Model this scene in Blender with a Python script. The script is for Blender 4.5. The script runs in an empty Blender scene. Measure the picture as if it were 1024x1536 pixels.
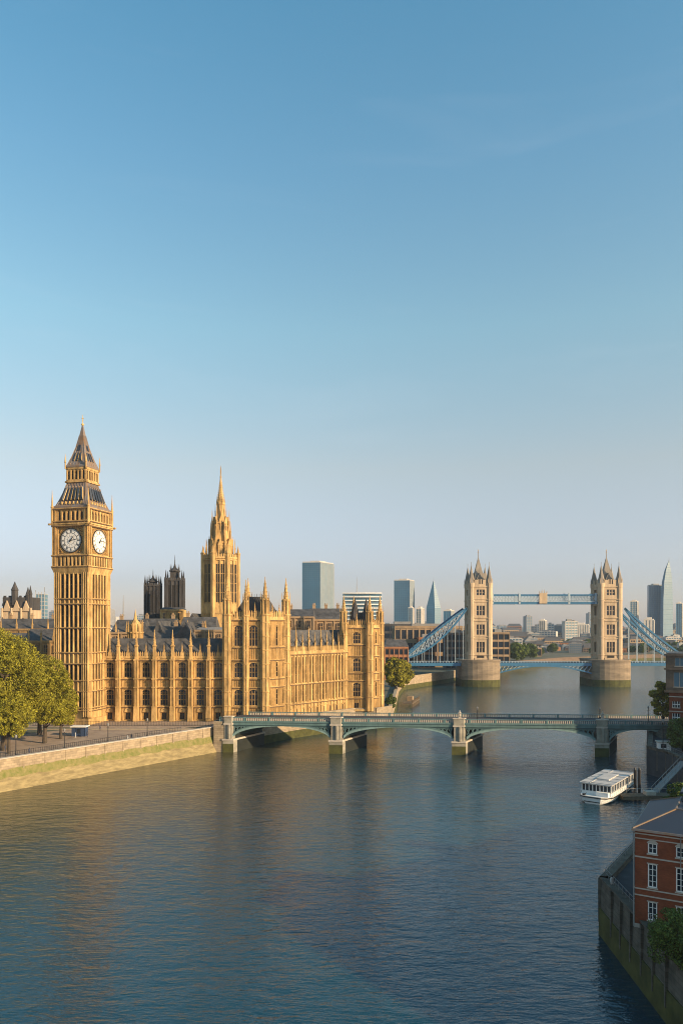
import bpy, math, random
import numpy as np
from mathutils import Matrix, Vector
R = math.radians
C = bpy.context.scene.collection
sc = bpy.context.scene
random.seed(7)

# ------------------------------------------------------------------ camera, sky, sun, exposure
F = 1100.0                    # focal length in pixels of the 1024 px wide photo
HC = 39.1                     # camera height over the water
cam = bpy.data.cameras.new('camera')
cam_o = bpy.data.objects.new('camera', cam); C.objects.link(cam_o)
cam_o.location = (0, 0, HC); cam_o.rotation_euler = (R(90), 0, 0)
cam.sensor_fit = 'HORIZONTAL'; cam.sensor_width = 36; cam.lens = 36 * F / 1024
cam.shift_y = (935 - 768) / 1024
cam.clip_start = 0.5; cam.clip_end = 30000
sc.camera = cam_o

SUN_DIR = Vector((0.87, -0.49, 0)).normalized(); SUN_EL = R(19)
w = bpy.data.worlds.new("World"); sc.world = w; w.use_nodes = True
nt = w.node_tree
sky = nt.nodes.new('ShaderNodeTexSky'); sky.sky_type = 'NISHITA'; sky.sun_disc = False
sky.sun_elevation = SUN_EL
sky.sun_rotation = math.atan2(SUN_DIR.x, SUN_DIR.y)
sky.air_density = 1.0; sky.dust_density = 0.6; sky.ozone_density = 2.5; sky.altitude = 50; sky.sun_intensity = 1
bg = nt.nodes['Background']; bg.inputs[1].default_value = 0.15; vs = sc.view_settings
tint = nt.nodes.new('ShaderNodeMix'); tint.data_type = 'RGBA'; tint.blend_type = 'MULTIPLY'; tint.inputs[0].default_value = 1
tcs = nt.nodes.new('ShaderNodeTexCoord'); sxs = nt.nodes.new('ShaderNodeSeparateXYZ'); rmp = nt.nodes.new('ShaderNodeValToRGB')
nt.links.new(tcs.outputs['Generated'], sxs.inputs[0]); nt.links.new(sxs.outputs[2], rmp.inputs[0])
cr = rmp.color_ramp; stops = [(.0, (1.10, .88, .95)), (.063, (1.10, .89, .97)), (.205, (1.64, 1.22, .92)), (.37, (1.52, 1.62, 1.24)), (.53, (1.15, 1.60, 1.39)), (.66, (.84, 1.57, 1.44))]
while len(cr.elements) < len(stops): cr.elements.new(.5)
for e, (p_, c_) in zip(cr.elements, stops): e.position = p_; e.color = (*[q / 1.65 for q in c_], 1)
nt.links.new(rmp.outputs[0], tint.inputs[7])
nt.links.new(sky.outputs[0], tint.inputs[6]); cm = nt.nodes.new('ShaderNodeMapping'); cm.inputs['Scale'].default_value = (1.6, 1.6, 11); cm.inputs['Rotation'].default_value = (.12, 0, .5)
cn = nt.nodes.new('ShaderNodeTexNoise'); cn.inputs['Scale'].default_value = 1.5; cn.inputs['Detail'].default_value = 7; cn.inputs['Roughness'].default_value = .6; cn.inputs['Distortion'].default_value = .6
nt.links.new(tcs.outputs['Generated'], cm.inputs[0]); nt.links.new(cm.outputs[0], cn.inputs['Vector'])
cmr = nt.nodes.new('ShaderNodeMapRange'); cmr.inputs[1].default_value = .56; cmr.inputs[2].default_value = .82; cmr.inputs[4].default_value = .045; nt.links.new(cn.outputs['Fac'], cmr.inputs[0])
cx_ = nt.nodes.new('ShaderNodeMix'); cx_.data_type = 'RGBA'; cx_.inputs[7].default_value = (4.2, 4.1, 4.2, 1)     # faint high cirrus
nt.links.new(cmr.outputs[0], cx_.inputs[0]); nt.links.new(tint.outputs[2], cx_.inputs[6]); nt.links.new(cx_.outputs[2], bg.inputs[0])
sl = bpy.data.lights.new('sun', 'SUN'); sl.energy = 5.0; sl.angle = R(0.5); sl.color = (1.0, 0.74, 0.45)
so = bpy.data.objects.new('sun', sl); C.objects.link(so)
sv = Vector((SUN_DIR.x * math.cos(SUN_EL), SUN_DIR.y * math.cos(SUN_EL), math.sin(SUN_EL)))
so.rotation_euler = sv.to_track_quat('Z', 'Y').to_euler(); so.location = (300, -200, 300)
vs = sc.view_settings; vs.view_transform = 'Standard'; vs.look = 'None'; vs.gamma = 1; vs.exposure = 0.84
sc.cycles.use_denoising = True; sc.cycles.filter_width = 1.05; sc.cycles.pixel_filter_type = 'BLACKMAN_HARRIS'
sc.cycles.max_bounces = 6; sc.cycles.volume_bounces = 0
sc.cycles.sample_clamp_indirect = 4

# ------------------------------------------------------------------ helpers
def P(x, y, Y):
    """the world point seen at photo pixel (x, y) at distance Y"""
    return Vector(((x - 512) / F * Y, Y, HC - (y - 935) / F * Y))
def PX(x, Y): return (x - 512) / F * Y
def PZ(y, Y): return HC - (y - 935) / F * Y

def mat(name, color, rough=0.8, noise=0.0, nscale=1.0, color2=None, metallic=0, bump=0.0, bscale=8.0, streak=False, island=0.0, spec=0.3, brick=None, stretch=None, big=0):
    m = bpy.data.materials.new(name); m.use_nodes = True
    t = m.node_tree; N = t.nodes; L = t.links
    b = N['Principled BSDF']
    b.inputs['Roughness'].default_value = rough; b.inputs['Metallic'].default_value = metallic
    b.inputs['Specular IOR Level'].default_value = spec
    c1 = (*color, 1); b.inputs['Base Color'].default_value = c1
    src = None
    geo = N.new('ShaderNodeNewGeometry')
    if brick:
        bt = N.new('ShaderNodeTexBrick'); bt.inputs['Color1'].default_value = c1
        bt.inputs['Color2'].default_value = (*[c * .75 for c in color], 1); bt.inputs['Mortar'].default_value = (*brick[2], 1)
        bt.inputs['Scale'].default_value = 1.0; bt.inputs['Brick Width'].default_value = brick[0]; bt.inputs['Row Height'].default_value = brick[1]
        bt.inputs['Mortar Size'].default_value = brick[1] * 0.06; bt.inputs['Mortar Smooth'].default_value = 0.3
        tc = N.new('ShaderNodeTexCoord'); sx = N.new('ShaderNodeSeparateXYZ'); L.new(tc.outputs['Object'], sx.inputs[0])
        ad = N.new('ShaderNodeMath'); L.new(sx.outputs[0], ad.inputs[0]); L.new(sx.outputs[1], ad.inputs[1])
        cb = N.new('ShaderNodeCombineXYZ'); L.new(ad.outputs[0], cb.inputs[0]); L.new(sx.outputs[2], cb.inputs[1])
        L.new(cb.outputs[0], bt.inputs['Vector']); src = bt.outputs[0]
    if noise > 0:
        mp = N.new('ShaderNodeMapping'); L.new(geo.outputs['Position'], mp.inputs[0])
        s = (1, 1, 0.22) if streak else (1, 1, 1)
        if stretch: s = stretch
        mp.inputs['Scale'].default_value = [q * nscale for q in s]
        nz = N.new('ShaderNodeTexNoise'); nz.inputs['Detail'].default_value = 6; nz.inputs['Roughness'].default_value = 0.65
        nz.inputs['Scale'].default_value = 1.0; L.new(mp.outputs[0], nz.inputs['Vector'])
        rp = N.new('ShaderNodeValToRGB'); rp.color_ramp.elements[0].position = 0.36; rp.color_ramp.elements[1].position = 0.66
        L.new(nz.outputs['Fac'], rp.inputs[0])
        mx = N.new('ShaderNodeMix'); mx.data_type = 'RGBA'
        c2 = color2 or tuple(q * (1 - noise) for q in color)
        if src: 
            L.new(src, mx.inputs[7])
            mm = N.new('ShaderNodeMix'); mm.data_type = 'RGBA'; mm.blend_type = 'MULTIPLY'; mm.inputs[0].default_value = 1
            L.new(src, mm.inputs[6]); mm.inputs[7].default_value = (1 - noise, 1 - noise, 1 - noise, 1); L.new(mm.outputs[2], mx.inputs[6])
        else:
            mx.inputs[6].default_value = (*c2, 1); mx.inputs[7].default_value = c1
        L.new(rp.outputs[0], mx.inputs[0]); src = mx.outputs[2]
    if big > 0:
        n3 = N.new('ShaderNodeTexNoise'); n3.inputs['Scale'].default_value = .13; n3.inputs['Detail'].default_value = 5; n3.inputs['Roughness'].default_value = .7
        L.new(geo.outputs['Position'], n3.inputs['Vector']); m3 = N.new('ShaderNodeMapRange'); m3.inputs[1].default_value = .35; m3.inputs[2].default_value = .65
        m3.inputs[3].default_value = 1 - big; m3.inputs[4].default_value = 1.08; L.new(n3.outputs['Fac'], m3.inputs[0])
        h3 = N.new('ShaderNodeHueSaturation'); L.new(m3.outputs[0], h3.inputs['Value']); L.new(src, h3.inputs['Color']); src = h3.outputs[0]
    if island > 0:
        hs = N.new('ShaderNodeHueSaturation')
        mr = N.new('ShaderNodeMapRange'); mr.inputs[3].default_value = 1 - island; mr.inputs[4].default_value = 1 + island
        L.new(geo.outputs['Random Per Island'], mr.inputs[0]); L.new(mr.outputs[0], hs.inputs['Value'])
        if src: L.new(src, hs.inputs['Color'])
        else: hs.inputs['Color'].default_value = c1
        src = hs.outputs[0]
    if src: L.new(src, b.inputs['Base Color'])
    if bump > 0:
        n2 = N.new('ShaderNodeTexNoise'); n2.inputs['Scale'].default_value = bscale; n2.inputs['Detail'].default_value = 4
        L.new(geo.outputs['Position'], n2.inputs['Vector'])
        bp = N.new('ShaderNodeBump'); bp.inputs['Strength'].default_value = 0.6; bp.inputs['Distance'].default_value = bump
        L.new(n2.outputs['Fac'], bp.inputs['Height']); L.new(bp.outputs[0], b.inputs['Normal'])
    return m

M = {}
M['gold'] = mat('golden_limestone', (0.66, 0.42, 0.165), .85, .52, .8, streak=True, big=.3, bump=.06, bscale=1.5)
M['goldd'] = mat('weathered_golden_limestone', (0.37, 0.235, 0.10), .85, .5, .6, streak=True, bump=.06, bscale=2)
M['slate'] = mat('roof_slate', (0.10, 0.096, 0.095), .65, .55, .5, streak=False, bump=.04, bscale=2)
M['lead'] = mat('spire_ironwork', (0.17, 0.165, 0.17), .5, .5, .8, color2=(0.20, 0.125, 0.07), streak=True)
M['goldm'] = mat('painted_shade_limestone', (0.47, 0.28, 0.10), .85, .5, .9, streak=True, big=.35)  # darker copy of the gold stone, paints shade into recesses behind the ribs
M['gshade'] = mat('string_course_painted_shade', (0.17, 0.105, 0.055), .9, .4, .8)  # dark strip below each string course, its shadow line painted as colour
M['slated'] = mat('blue_black_slate', (0.03, 0.04, 0.06), .5)
M['glass'] = mat('dark_window_glass', (0.015, 0.02, 0.03), .12, spec=.6)
M['dark'] = mat('dark_opening', (0.02, 0.018, 0.016), .8)
M['dial'] = mat('white_clock_dial', (0.74, 0.71, 0.66), .5)
M['black'] = mat('black_ironwork', (0.02, 0.02, 0.022), .5)
M['gilt'] = mat('gilded_panel', (0.42, 0.25, 0.07), .5, .6, 2.5, color2=(.10, .06, .03))
M['giltp'] = mat('gilt_trim', (0.55, 0.36, 0.13), .45)
M['sooty'] = mat('sooty_stone', (0.075, 0.07, 0.07), .8, .5, .6, streak=True)
M['pale'] = mat('portland_stone', (0.54, 0.405, 0.265), .85, .38, .3, streak=True, bump=.06, bscale=1.5)
M['pales'] = mat('steep_stone_roof', (0.29, 0.25, 0.205), .7, .4, .5, streak=True)
M['granite'] = mat('pier_granite', (0.29, 0.225, 0.155), .85, .45, .25, bump=.1, bscale=.8, stretch=(.4, .4, 1.6))
M['algae'] = mat('algae_stained_stone', (0.085, 0.085, 0.022), .8, .5, .5)
M['piershade'] = mat('painted_under_bridge_shade', (0.022, 0.026, 0.022), .6, .4, .6)  # inner pier sides: shade under the bridge painted into the colour
M['wet'] = mat('wet_dark_stone', (0.06, 0.055, 0.04), .5, .5, .5)
M['blue'] = mat('blue_bridge_paint', (0.045, 0.155, 0.28), .4, .2, .5)
M['bluel'] = mat('pale_blue_bridge_paint', (0.36, 0.44, 0.50), .4, .2, .5)
M['green'] = mat('grey_green_bridge_paint', (0.12, 0.20, 0.20), .45, .3, .6, streak=True)
M['greenl'] = mat('pale_green_bridge_paint', (0.21, 0.31, 0.30), .45, .3, .6, streak=True)
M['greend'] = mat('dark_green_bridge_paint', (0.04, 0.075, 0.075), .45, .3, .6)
M['pier'] = mat('grey_pier_stone', (0.33, 0.30, 0.24), .85, .4, .5, bump=.05, bscale=1.5)
M['wall'] = mat('river_wall_stone', (0.40, 0.31, 0.205), .9, .3, .5, bump=.05, bscale=1.2, brick=(1.8, .6, (.22, .17, .11)))
M['apron'] = mat('sloping_river_apron', (0.30, 0.235, 0.115), .9, .45, .8, bump=.06, bscale=2, stretch=(.5, .5, 2))
M['moss'] = mat('green_weed_band', (0.12, 0.13, 0.032), .95, .5, 1.0, color2=(.22, .18, .075), bump=.12, bscale=2.5)
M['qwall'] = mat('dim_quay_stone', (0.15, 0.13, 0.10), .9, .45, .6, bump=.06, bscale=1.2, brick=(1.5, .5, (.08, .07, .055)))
M['pave'] = mat('street_paving', (0.36, 0.27, 0.20), .9, .3, .25)
M['asph'] = mat('asphalt', (0.06, 0.06, 0.065), .9, .3, .5)
M['foot'] = mat('footway_paving', (0.36, 0.29, 0.20), .9, .25, .6)
M['land'] = mat('city_ground', (0.13, 0.115, 0.09), .95, .5, .02, color2=(.07, .085, .05))
M['leaf'] = mat('plane_tree_leaves', (0.27, 0.245, 0.026), .8, .45, .3, island=.7, spec=.15)
M['leafd'] = mat('dark_tree_leaves', (0.10, 0.135, 0.03), .75, .35, .3, island=.45, spec=.15)
M['bark'] = mat('bark', (0.09, 0.07, 0.05), .9, .4, 2)
M['brick'] = mat('red_brick', (0.26, 0.068, 0.028), .9, .25, .7, brick=(.24, .075, (.16, .08, .05)))
M['brown'] = mat('brown_render', (0.17, 0.12, 0.085), .85, .35, .5)
M['trim'] = mat('pale_stone_trim', (0.46, 0.40, 0.33), .8, .2, 1)
M['white'] = mat('white_paint', (0.78, 0.76, 0.72), .45, .12, .6)
M['hullgrey'] = mat('weathered_white_canopy', (0.52, 0.50, 0.48), .5, .3, .5)
M['wood'] = mat('weathered_timber', (0.16, 0.12, 0.08), .9, .4, 2)
M['orange'] = mat('orange_canvas', (0.5, 0.12, 0.04), .7)
M['rim'] = mat('blue_grey_cladding', (0.10, 0.19, 0.26), .4)
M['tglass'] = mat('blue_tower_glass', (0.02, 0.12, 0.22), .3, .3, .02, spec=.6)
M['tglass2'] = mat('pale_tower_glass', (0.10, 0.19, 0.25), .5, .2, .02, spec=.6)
M['conc'] = mat('pale_concrete', (0.50, 0.46, 0.41), .8, .2, .1)
M['concd'] = mat('grey_concrete', (0.26, 0.25, 0.24), .8, .25, .1)
M['tan'] = mat('tan_brick', (0.36, 0.25, 0.15), .85, .35, .15)
M['terr'] = mat('terracotta_brick', (0.38, 0.17, 0.08), .85, .3, .2)
M['skin'] = mat('skin', (.45, .28, .2), .6)
M['cloth'] = mat('dark_clothing', (.04, .045, .07), .8)
M['cloth2'] = mat('white_clothing', (.6, .58, .55), .8)

class MB:
    def __init__(s): s.v = []; s.f = []; s.m = []; s.T = None
    def add(s, vs_, fs, m=0):
        k = len(s.v)
        if s.T is not None: vs_ = [tuple(s.T @ Vector(p)) for p in vs_]
        s.v += [tuple(p) for p in vs_]
        s.f += [[i + k for i in f] for f in fs]; s.m += [m] * len(fs)
        return s
    def box(s, x0, x1, y0, y1, z0, z1, m=0):
        v = [(x0, y0, z0), (x1, y0, z0), (x1, y1, z0), (x0, y1, z0), (x0, y0, z1), (x1, y0, z1), (x1, y1, z1), (x0, y1, z1)]
        return s.add(v, [(0, 3, 2, 1), (4, 5, 6, 7), (0, 1, 5, 4), (1, 2, 6, 5), (2, 3, 7, 6), (3, 0, 4, 7)], m)
    def taper(s, a, z0, b, z1, m=0):
        (x0, x1, y0, y1), (X0, X1, Y0, Y1) = a, b
        v = [(x0, y0, z0), (x1, y0, z0), (x1, y1, z0), (x0, y1, z0), (X0, Y0, z1), (X1, Y0, z1), (X1, Y1, z1), (X0, Y1, z1)]
        return s.add(v, [(0, 3, 2, 1), (4, 5, 6, 7), (0, 1, 5, 4), (1, 2, 6, 5), (2, 3, 7, 6), (3, 0, 4, 7)], m)
    def prism(s, pts, y0, y1, m=0):       # polygon in x,z pushed through y
        n = len(pts)
        v = [(x, y0, z) for x, z in pts] + [(x, y1, z) for x, z in pts]
        fs = [tuple(range(n)), tuple(range(2 * n - 1, n - 1, -1))] + [(i, i + n, (i + 1) % n + n, (i + 1) % n) for i in range(n)]
        return s.add(v, fs, m)
    def slab(s, pts, z0, z1, m=0):        # polygon in x,y pushed through z
        n = len(pts)
        v = [(x, y, z0) for x, y in pts] + [(x, y, z1) for x, y in pts]
        fs = [tuple(range(n - 1, -1, -1)), tuple(range(n, 2 * n))] + [(i, (i + 1) % n, (i + 1) % n + n, i + n) for i in range(n)]
        return s.add(v, fs, m)
    def lathe(s, cx, cy, prof, n=8, rot=None, m=0, sx=1, sy=1):
        rot = math.pi / n if rot is None else rot
        v = []; fs = []
        for r, z in prof:
            for i in range(n):
                a = rot + 2 * math.pi * i / n
                v.append((cx + r * math.cos(a) * sx, cy + r * math.sin(a) * sy, z))
        for k in range(len(prof) - 1):
            for i in range(n):
                j = (i + 1) % n
                fs.append((k * n + i, k * n + j, (k + 1) * n + j, (k + 1) * n + i))
        fs.append(tuple(range(n - 1, -1, -1))); fs.append(tuple((len(prof) - 1) * n + i for i in range(n)))
        return s.add(v, fs, m)
    def beam(s, p, q, wd, m=0, n=4, w2=None):
        p, q = Vector(p), Vector(q); d = q - p
        if d.length < 1e-6: return s
        z = d.normalized(); up = Vector((0, 0, 1)) if abs(z.z) < .95 else Vector((1, 0, 0))
        x = z.cross(up).normalized(); y = z.cross(x); w2 = wd if w2 is None else w2
        v = []; k = math.pi / n
        for c, r in ((p, wd), (q, w2)):
            for i in range(n):
                a = k + 2 * math.pi * i / n
                v.append(c + (x * math.cos(a) + y * math.sin(a)) * r * .707)
        fs = [(i, (i + 1) % n, (i + 1) % n + n, i + n) for i in range(n)] + [tuple(range(n - 1, -1, -1)), tuple(range(n, 2 * n))]
        return s.add(v, fs, m)
    def layer(s, x0, x1, z0, z1, y0, y1, holes, m=0):   # wall layer with rectangular openings
        xs = sorted({x0, x1} | {h[0] for h in holes} | {h[1] for h in holes})
        for a, b in zip(xs, xs[1:]):
            mid = (a + b) / 2; zz = z0
            for h in sorted([h for h in holes if h[0] < mid < h[1]], key=lambda h: h[2]):
                if h[2] > zz: s.box(a, b, y0, y1, zz, h[2], m)
                zz = h[3]
            if zz < z1: s.box(a, b, y0, y1, zz, z1, m)
        return s
    def mesh(s, name, mats, smooth=False):
        me = bpy.data.meshes.new(name); me.from_pydata(s.v, [], s.f)
        for q in (mats if isinstance(mats, (list, tuple)) else [mats]): me.materials.append(q if not isinstance(q, str) else M[q])
        me.polygons.foreach_set('material_index', s.m)
        if smooth: me.polygons.foreach_set('use_smooth', [True] * len(s.f))
        me.update(); return me
    def build(s, name, mats, parent=None, loc=(0, 0, 0), rz=0, smooth=False):
        return inst(s.mesh(name, mats, smooth), name, parent, loc, rz)

def inst(me, name, parent=None, loc=(0, 0, 0), rz=0, scale=None):
    o = bpy.data.objects.new(name, me); C.objects.link(o)
    o.location = loc; o.rotation_euler = (0, 0, rz)
    if scale: o.scale = scale
    if parent: o.parent = parent
    return o
def tag(o, label, cat, group=None, kind=None):
    if label: o['label'] = label
    if cat: o['category'] = cat
    if group: o['group'] = group
    if kind: o['kind'] = kind
    return o
def thing(name, label, cat, loc=(0, 0, 0), rz=0, group=None):
    return tag(inst(None, name, None, loc, rz), label, cat, group)
def struct(o): o['kind'] = 'structure'; return o
def tree_copy(o, kids, loc, rz=0, label=None, scale=None):
    c = o.copy(); C.objects.link(c); c.location = loc; c.rotation_euler = (0, 0, rz)
    if label: c['label'] = label
    if scale: c.scale = scale
    def rec(src, dst):
        for ch in kids.get(src, []):
            d = ch.copy(); C.objects.link(d); d.parent = dst; rec(ch, d)
    rec(o, c); return c
def kids_of(root):
    k = {}
    for o in C.objects:
        if o.parent: k.setdefault(o.parent, []).append(o)
    return k

# ------------------------------------------------------------------ the setting: water, land, streets
GZ = 6.5
wm = bpy.data.materials.new('river_water'); wm.use_nodes = True
t = wm.node_tree; N = t.nodes; L = t.links; b = N['Principled BSDF']
b.inputs['Roughness'].default_value = 0.07; b.inputs['IOR'].default_value = 1.7
geo = N.new('ShaderNodeNewGeometry')
sp_ = N.new('ShaderNodeVectorMath'); sp_.operation = 'DOT_PRODUCT'; sp_.inputs[1].default_value = (0.82, -0.57, 0)   # painted brown tint along the palace bank, for its reflection
L.new(geo.outputs['Position'], sp_.inputs[0])
sn = N.new('ShaderNodeTexNoise'); sn.inputs['Scale'].default_value = .02; sn.inputs['Detail'].default_value = 3; L.new(geo.outputs['Position'], sn.inputs['Vector'])
ms = N.new('ShaderNodeMath'); ms.operation = 'MULTIPLY_ADD'; ms.inputs[1].default_value = 70; L.new(sn.outputs['Fac'], ms.inputs[0]); L.new(sp_.outputs['Value'], ms.inputs[2])
sy_ = N.new('ShaderNodeSeparateXYZ'); L.new(geo.outputs['Position'], sy_.inputs[0])
my_ = N.new('ShaderNodeMapRange'); my_.inputs[1].default_value = 215; my_.inputs[2].default_value = 420; my_.inputs[4].default_value = 260; L.new(sy_.outputs[1], my_.inputs[0])
ma_ = N.new('ShaderNodeMath'); L.new(ms.outputs[0], ma_.inputs[0]); L.new(my_.outputs[0], ma_.inputs[1]); ms = ma_
mr_ = N.new('ShaderNodeMapRange'); mr_.interpolation_type = 'SMOOTHSTEP'; mr_.inputs[1].default_value = -145; mr_.inputs[2].default_value = -50; L.new(ms.outputs[0], mr_.inputs[0])
mw = N.new('ShaderNodeMix'); mw.data_type = 'RGBA'; mw.inputs[6].default_value = (0.068, 0.054, 0.022, 1); mw.inputs[7].default_value = (0.004, 0.036, 0.054, 1)
L.new(mr_.outputs[0], mw.inputs[0]); L.new(mw.outputs[2], b.inputs['Base Color'])
def wave(scale, dist, sx, prev=None, rot=0.0, det=3):
    mp = N.new('ShaderNodeMapping'); mp.inputs['Scale'].default_value = (scale * sx, scale, scale); mp.inputs['Rotation'].default_value = (0, 0, rot)
    L.new(geo.outputs['Position'], mp.inputs[0])
    nz = N.new('ShaderNodeTexNoise'); nz.inputs['Scale'].default_value = 1; nz.inputs['Detail'].default_value = det; nz.inputs['Roughness'].default_value = .55
    nz.inputs['Distortion'].default_value = .3
    L.new(mp.outputs[0], nz.inputs['Vector'])
    bp = N.new('ShaderNodeBump'); bp.inputs['Strength'].default_value = 1; bp.inputs['Distance'].default_value = dist
    L.new(nz.outputs['Fac'], bp.inputs['Height'])
    if prev: L.new(prev.outputs[0], bp.inputs['Normal'])
    return bp
b1 = wave(0.16, 0.26, .7, None, .3)
b2 = wave(0.75, 0.21, .4, b1, -.15)
b3 = wave(2.6, 0.085, .35, b2, .1)
L.new(b3.outputs[0], b.inputs['Normal'])
mb = MB(); mb.add([(-3000, -200, 0), (5000, -200, 0), (5000, 6500, 0), (-3000, 6500, 0)], [(0, 1, 2, 3)])
struct(mb.build('river_water', wm))

EDGE = [(-36, 224), (-21.5, 243.5), (-16.4, 250), (5, 272.5), (12.6, 272.5), (18.5, 279), (24, 330), (30, 391), (36, 430), (80, 498), (130, 610), (210, 700), (330, 775), (1300, 810), (6000, 850)]
mb = MB()
mb.slab([(-160, 66), (-81, 168.7 + 2), (-39.2, 225.5)] + EDGE[1:] + [(6000, 6400), (-5000, 6400), (-5000, 66)], -4, GZ)
struct(mb.build('ground', 'land'))
# stone face of the embankment beyond the first bridge
mb = MB()
for (x0, y0), (x1, y1) in zip(EDGE[:13], EDGE[1:14]):
    d = Vector((x1 - x0, y1 - y0, 0)); ln = d.length; mb.T = Matrix.Translation((x0, y0, 0)) @ Matrix.Rotation(math.atan2(d.y, d.x), 4, 'Z')
    mb.box(0, ln, -.6, .6, -1, GZ + (.9 if y0 < 480 else 0), 0 if y0 < 480 else 3); mb.box(0, ln, -.75, -.6, -1, 2.6, 1); mb.box(0, ln, -.72, .7, GZ + .9, GZ + 1.15, 2) if y0 < 480 else None
tag(mb.build('embankment_wall', ['wall', 'algae', 'foot', 'brown']), 'long stone embankment wall below the palace and on beyond both bridges', 'river wall')

# near embankment on the side of the clock tower: sloping apron, weed band, parapet
E0, E1 = Vector((-140, 89)), Vector((-36.5, 223.5))
dE = (E1 - E0); LE = dE.length; aE = math.atan2(dE.y, dE.x)
def MBe():
    m_ = MB(); m_.T = Matrix.Translation((E0.x, E0.y, 0)) @ Matrix.Rotation(aE, 4, 'Z'); return m_
emb = thing('river_wall', 'sunlit sloping river wall with a green weed band beside the clock tower street', 'river wall')
mb = MBe(); mb.add([(0, 0, -.5), (LE, 0, -.5), (LE, 2.0, 3.9), (0, 2.0, 3.9), (0, 4, -.5), (LE, 4, -.5), (LE, 4, 3.9), (0, 4, 3.9)], [(0, 1, 2, 3), (3, 2, 6, 7), (1, 5, 6, 2), (0, 3, 7, 4)])
mb.build('apron', 'apron', emb)
mb = MBe()
n = 90
random.seed(3)
zt = [4.75 + random.uniform(-.22, .22) for _ in range(n + 1)]; zb = [2.9 + random.uniform(-.3, .3) for _ in range(n + 1)]
for i in range(n):
    xa, xb = LE * i / n, LE * (i + 1) / n
    def yy(z): return (z + .5) / 4.4 * 2.0 - .09 if z < 3.9 else 1.93 + (z - 3.9) * .35
    mb.add([(xa, yy(zb[i]), zb[i]), (xb, yy(zb[i + 1]), zb[i + 1]), (xb, yy(3.9), 3.92), (xa, yy(3.9), 3.92), (xb, yy(zt[i + 1]), zt[i + 1]), (xa, yy(zt[i]), zt[i])], [(0, 1, 2, 3), (3, 2, 4, 5)])
mb.build('weed_band', 'moss', emb)
mb = MBe(); mb.box(0, LE, 2.25, 3.2, 3.9, GZ + .75); 
for i in range(0, 30): mb.box(LE * i / 30, LE * i / 30 + .35, 2.12, 2.26, 3.9, GZ + .75)
mb.build('parapet', 'wall', emb)
mb = MBe(); mb.box(0, LE, 2.05, 3.35, GZ + .75, GZ + 1.0); mb.build('coping', 'trim', emb)
mb = MBe(); mb.slab([(0, 3.2), (LE - 3, 3.2), (LE - 3, 7.0), (0, 7.0)], GZ - .2, GZ + .14); struct(mb.build('pavement', 'foot'))
mb = MBe(); mb.slab([(0, 7.02), (LE - 3, 7.02), (LE - 3, 34), (0, 60)], GZ - .2, GZ + .02); struct(mb.build('street_paving', 'pave'))
mb = MB(); mb.slab([(-100, 229.5), (-40, 229.5), (-40, 243.2), (-100, 243.2)], GZ - .2, GZ + .06); struct(mb.build('palace_forecourt', 'pave'))
mb = MB(); mb.slab([(-130, 224.3), (-37, 224.3), (-36.8, 225.6), (-130, 225.6)], GZ - .2, GZ + .18); struct(mb.build('kerb', 'foot'))

# the opposite bank with its quay
QE = [(31.3, 60), (31.6, 66.0), (31.6, 71.6), (32.3, 92.3), (42.4, 107), (60, 118), (80, 160), (81, 183), (79, 190), (93, 222), (104, 250), (170, 345), (260, 480), (420, 560), (1200, 600)]
mb = MB(); mb.slab([(x, y) for x, y in [(34, 30)] + [(38.5, 60)] + [(33.0, 76), (32.6, 92), (43, 106.6)] + QE[5:]][::1] + [(6000, 600), (6000, 30)], -4, GZ)
struct(mb.build('opposite_bank_ground', 'asph'))

# ------------------------------------------------------------------ masonry kit
_win = {}
def window_mesh(wd, h, lights=2, arch=True, stone='goldd', rows=2, rim='gold', glass='glass', frame=.16):
    key = (round(wd, 2), round(h, 2), lights, arch, stone, rows, glass)
    if key in _win: return _win[key]
    mb = MB(); hw = wd / 2
    mb.box(-hw, hw, -.06, .0, 0, h, 0)
    mb.box(-hw - .12, hw + .12, -.62, -.06, -.22, 0, 2)
    for i in range(lights + 1):
        x = -hw + wd * i / lights
        q = frame if 0 < i < lights else frame * .8
        mb.box(x - q / 2, x + q / 2, -.38, -.06, 0, h if not arch else h * .93, 1)
    for r in range(1, rows): mb.box(-hw, hw, -.3, -.06, h * r / rows - .09, h * r / rows + .09, 1)
    if arch:
        ah = min(wd * .42, h * .3); n = 5
        for sgn in (-1, 1):
            pts = [(sgn * hw, h), (0, h)]
            for i in range(n + 1):
                u = i / n; pts.append((sgn * hw * math.sin(u * math.pi / 2), h - ah * (1 - math.cos(u * math.pi / 2) ** 1)))
            pts = [(sgn * hw, h), (0, h)] + [(sgn * hw * math.sin(i / n * math.pi / 2), h - .08 - (ah - .08) * (1 - math.cos(i / n * math.pi / 2))) for i in range(n + 1)]
            mb.prism(pts if sgn < 0 else pts[::-1], -.45, -.06, 2)
        for i in range(lights):
            x = -hw + wd * (i + .5) / lights; q = wd / lights / 2
            mb.prism([(x - q, h - ah), (x - q, h - ah - q * 1.1), (x, h - ah - .05)], -.3, -.06, 1)
            mb.prism([(x + q, h - ah), (x, h - ah - .05), (x + q, h - ah - q * 1.1)], -.3, -.06, 1)
        mb.box(-hw - .15, hw + .15, -.68, -.5, h, h + .18, 2)
    _win[key] = mb.mesh('window', [glass, stone, rim]); return _win[key]

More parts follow.
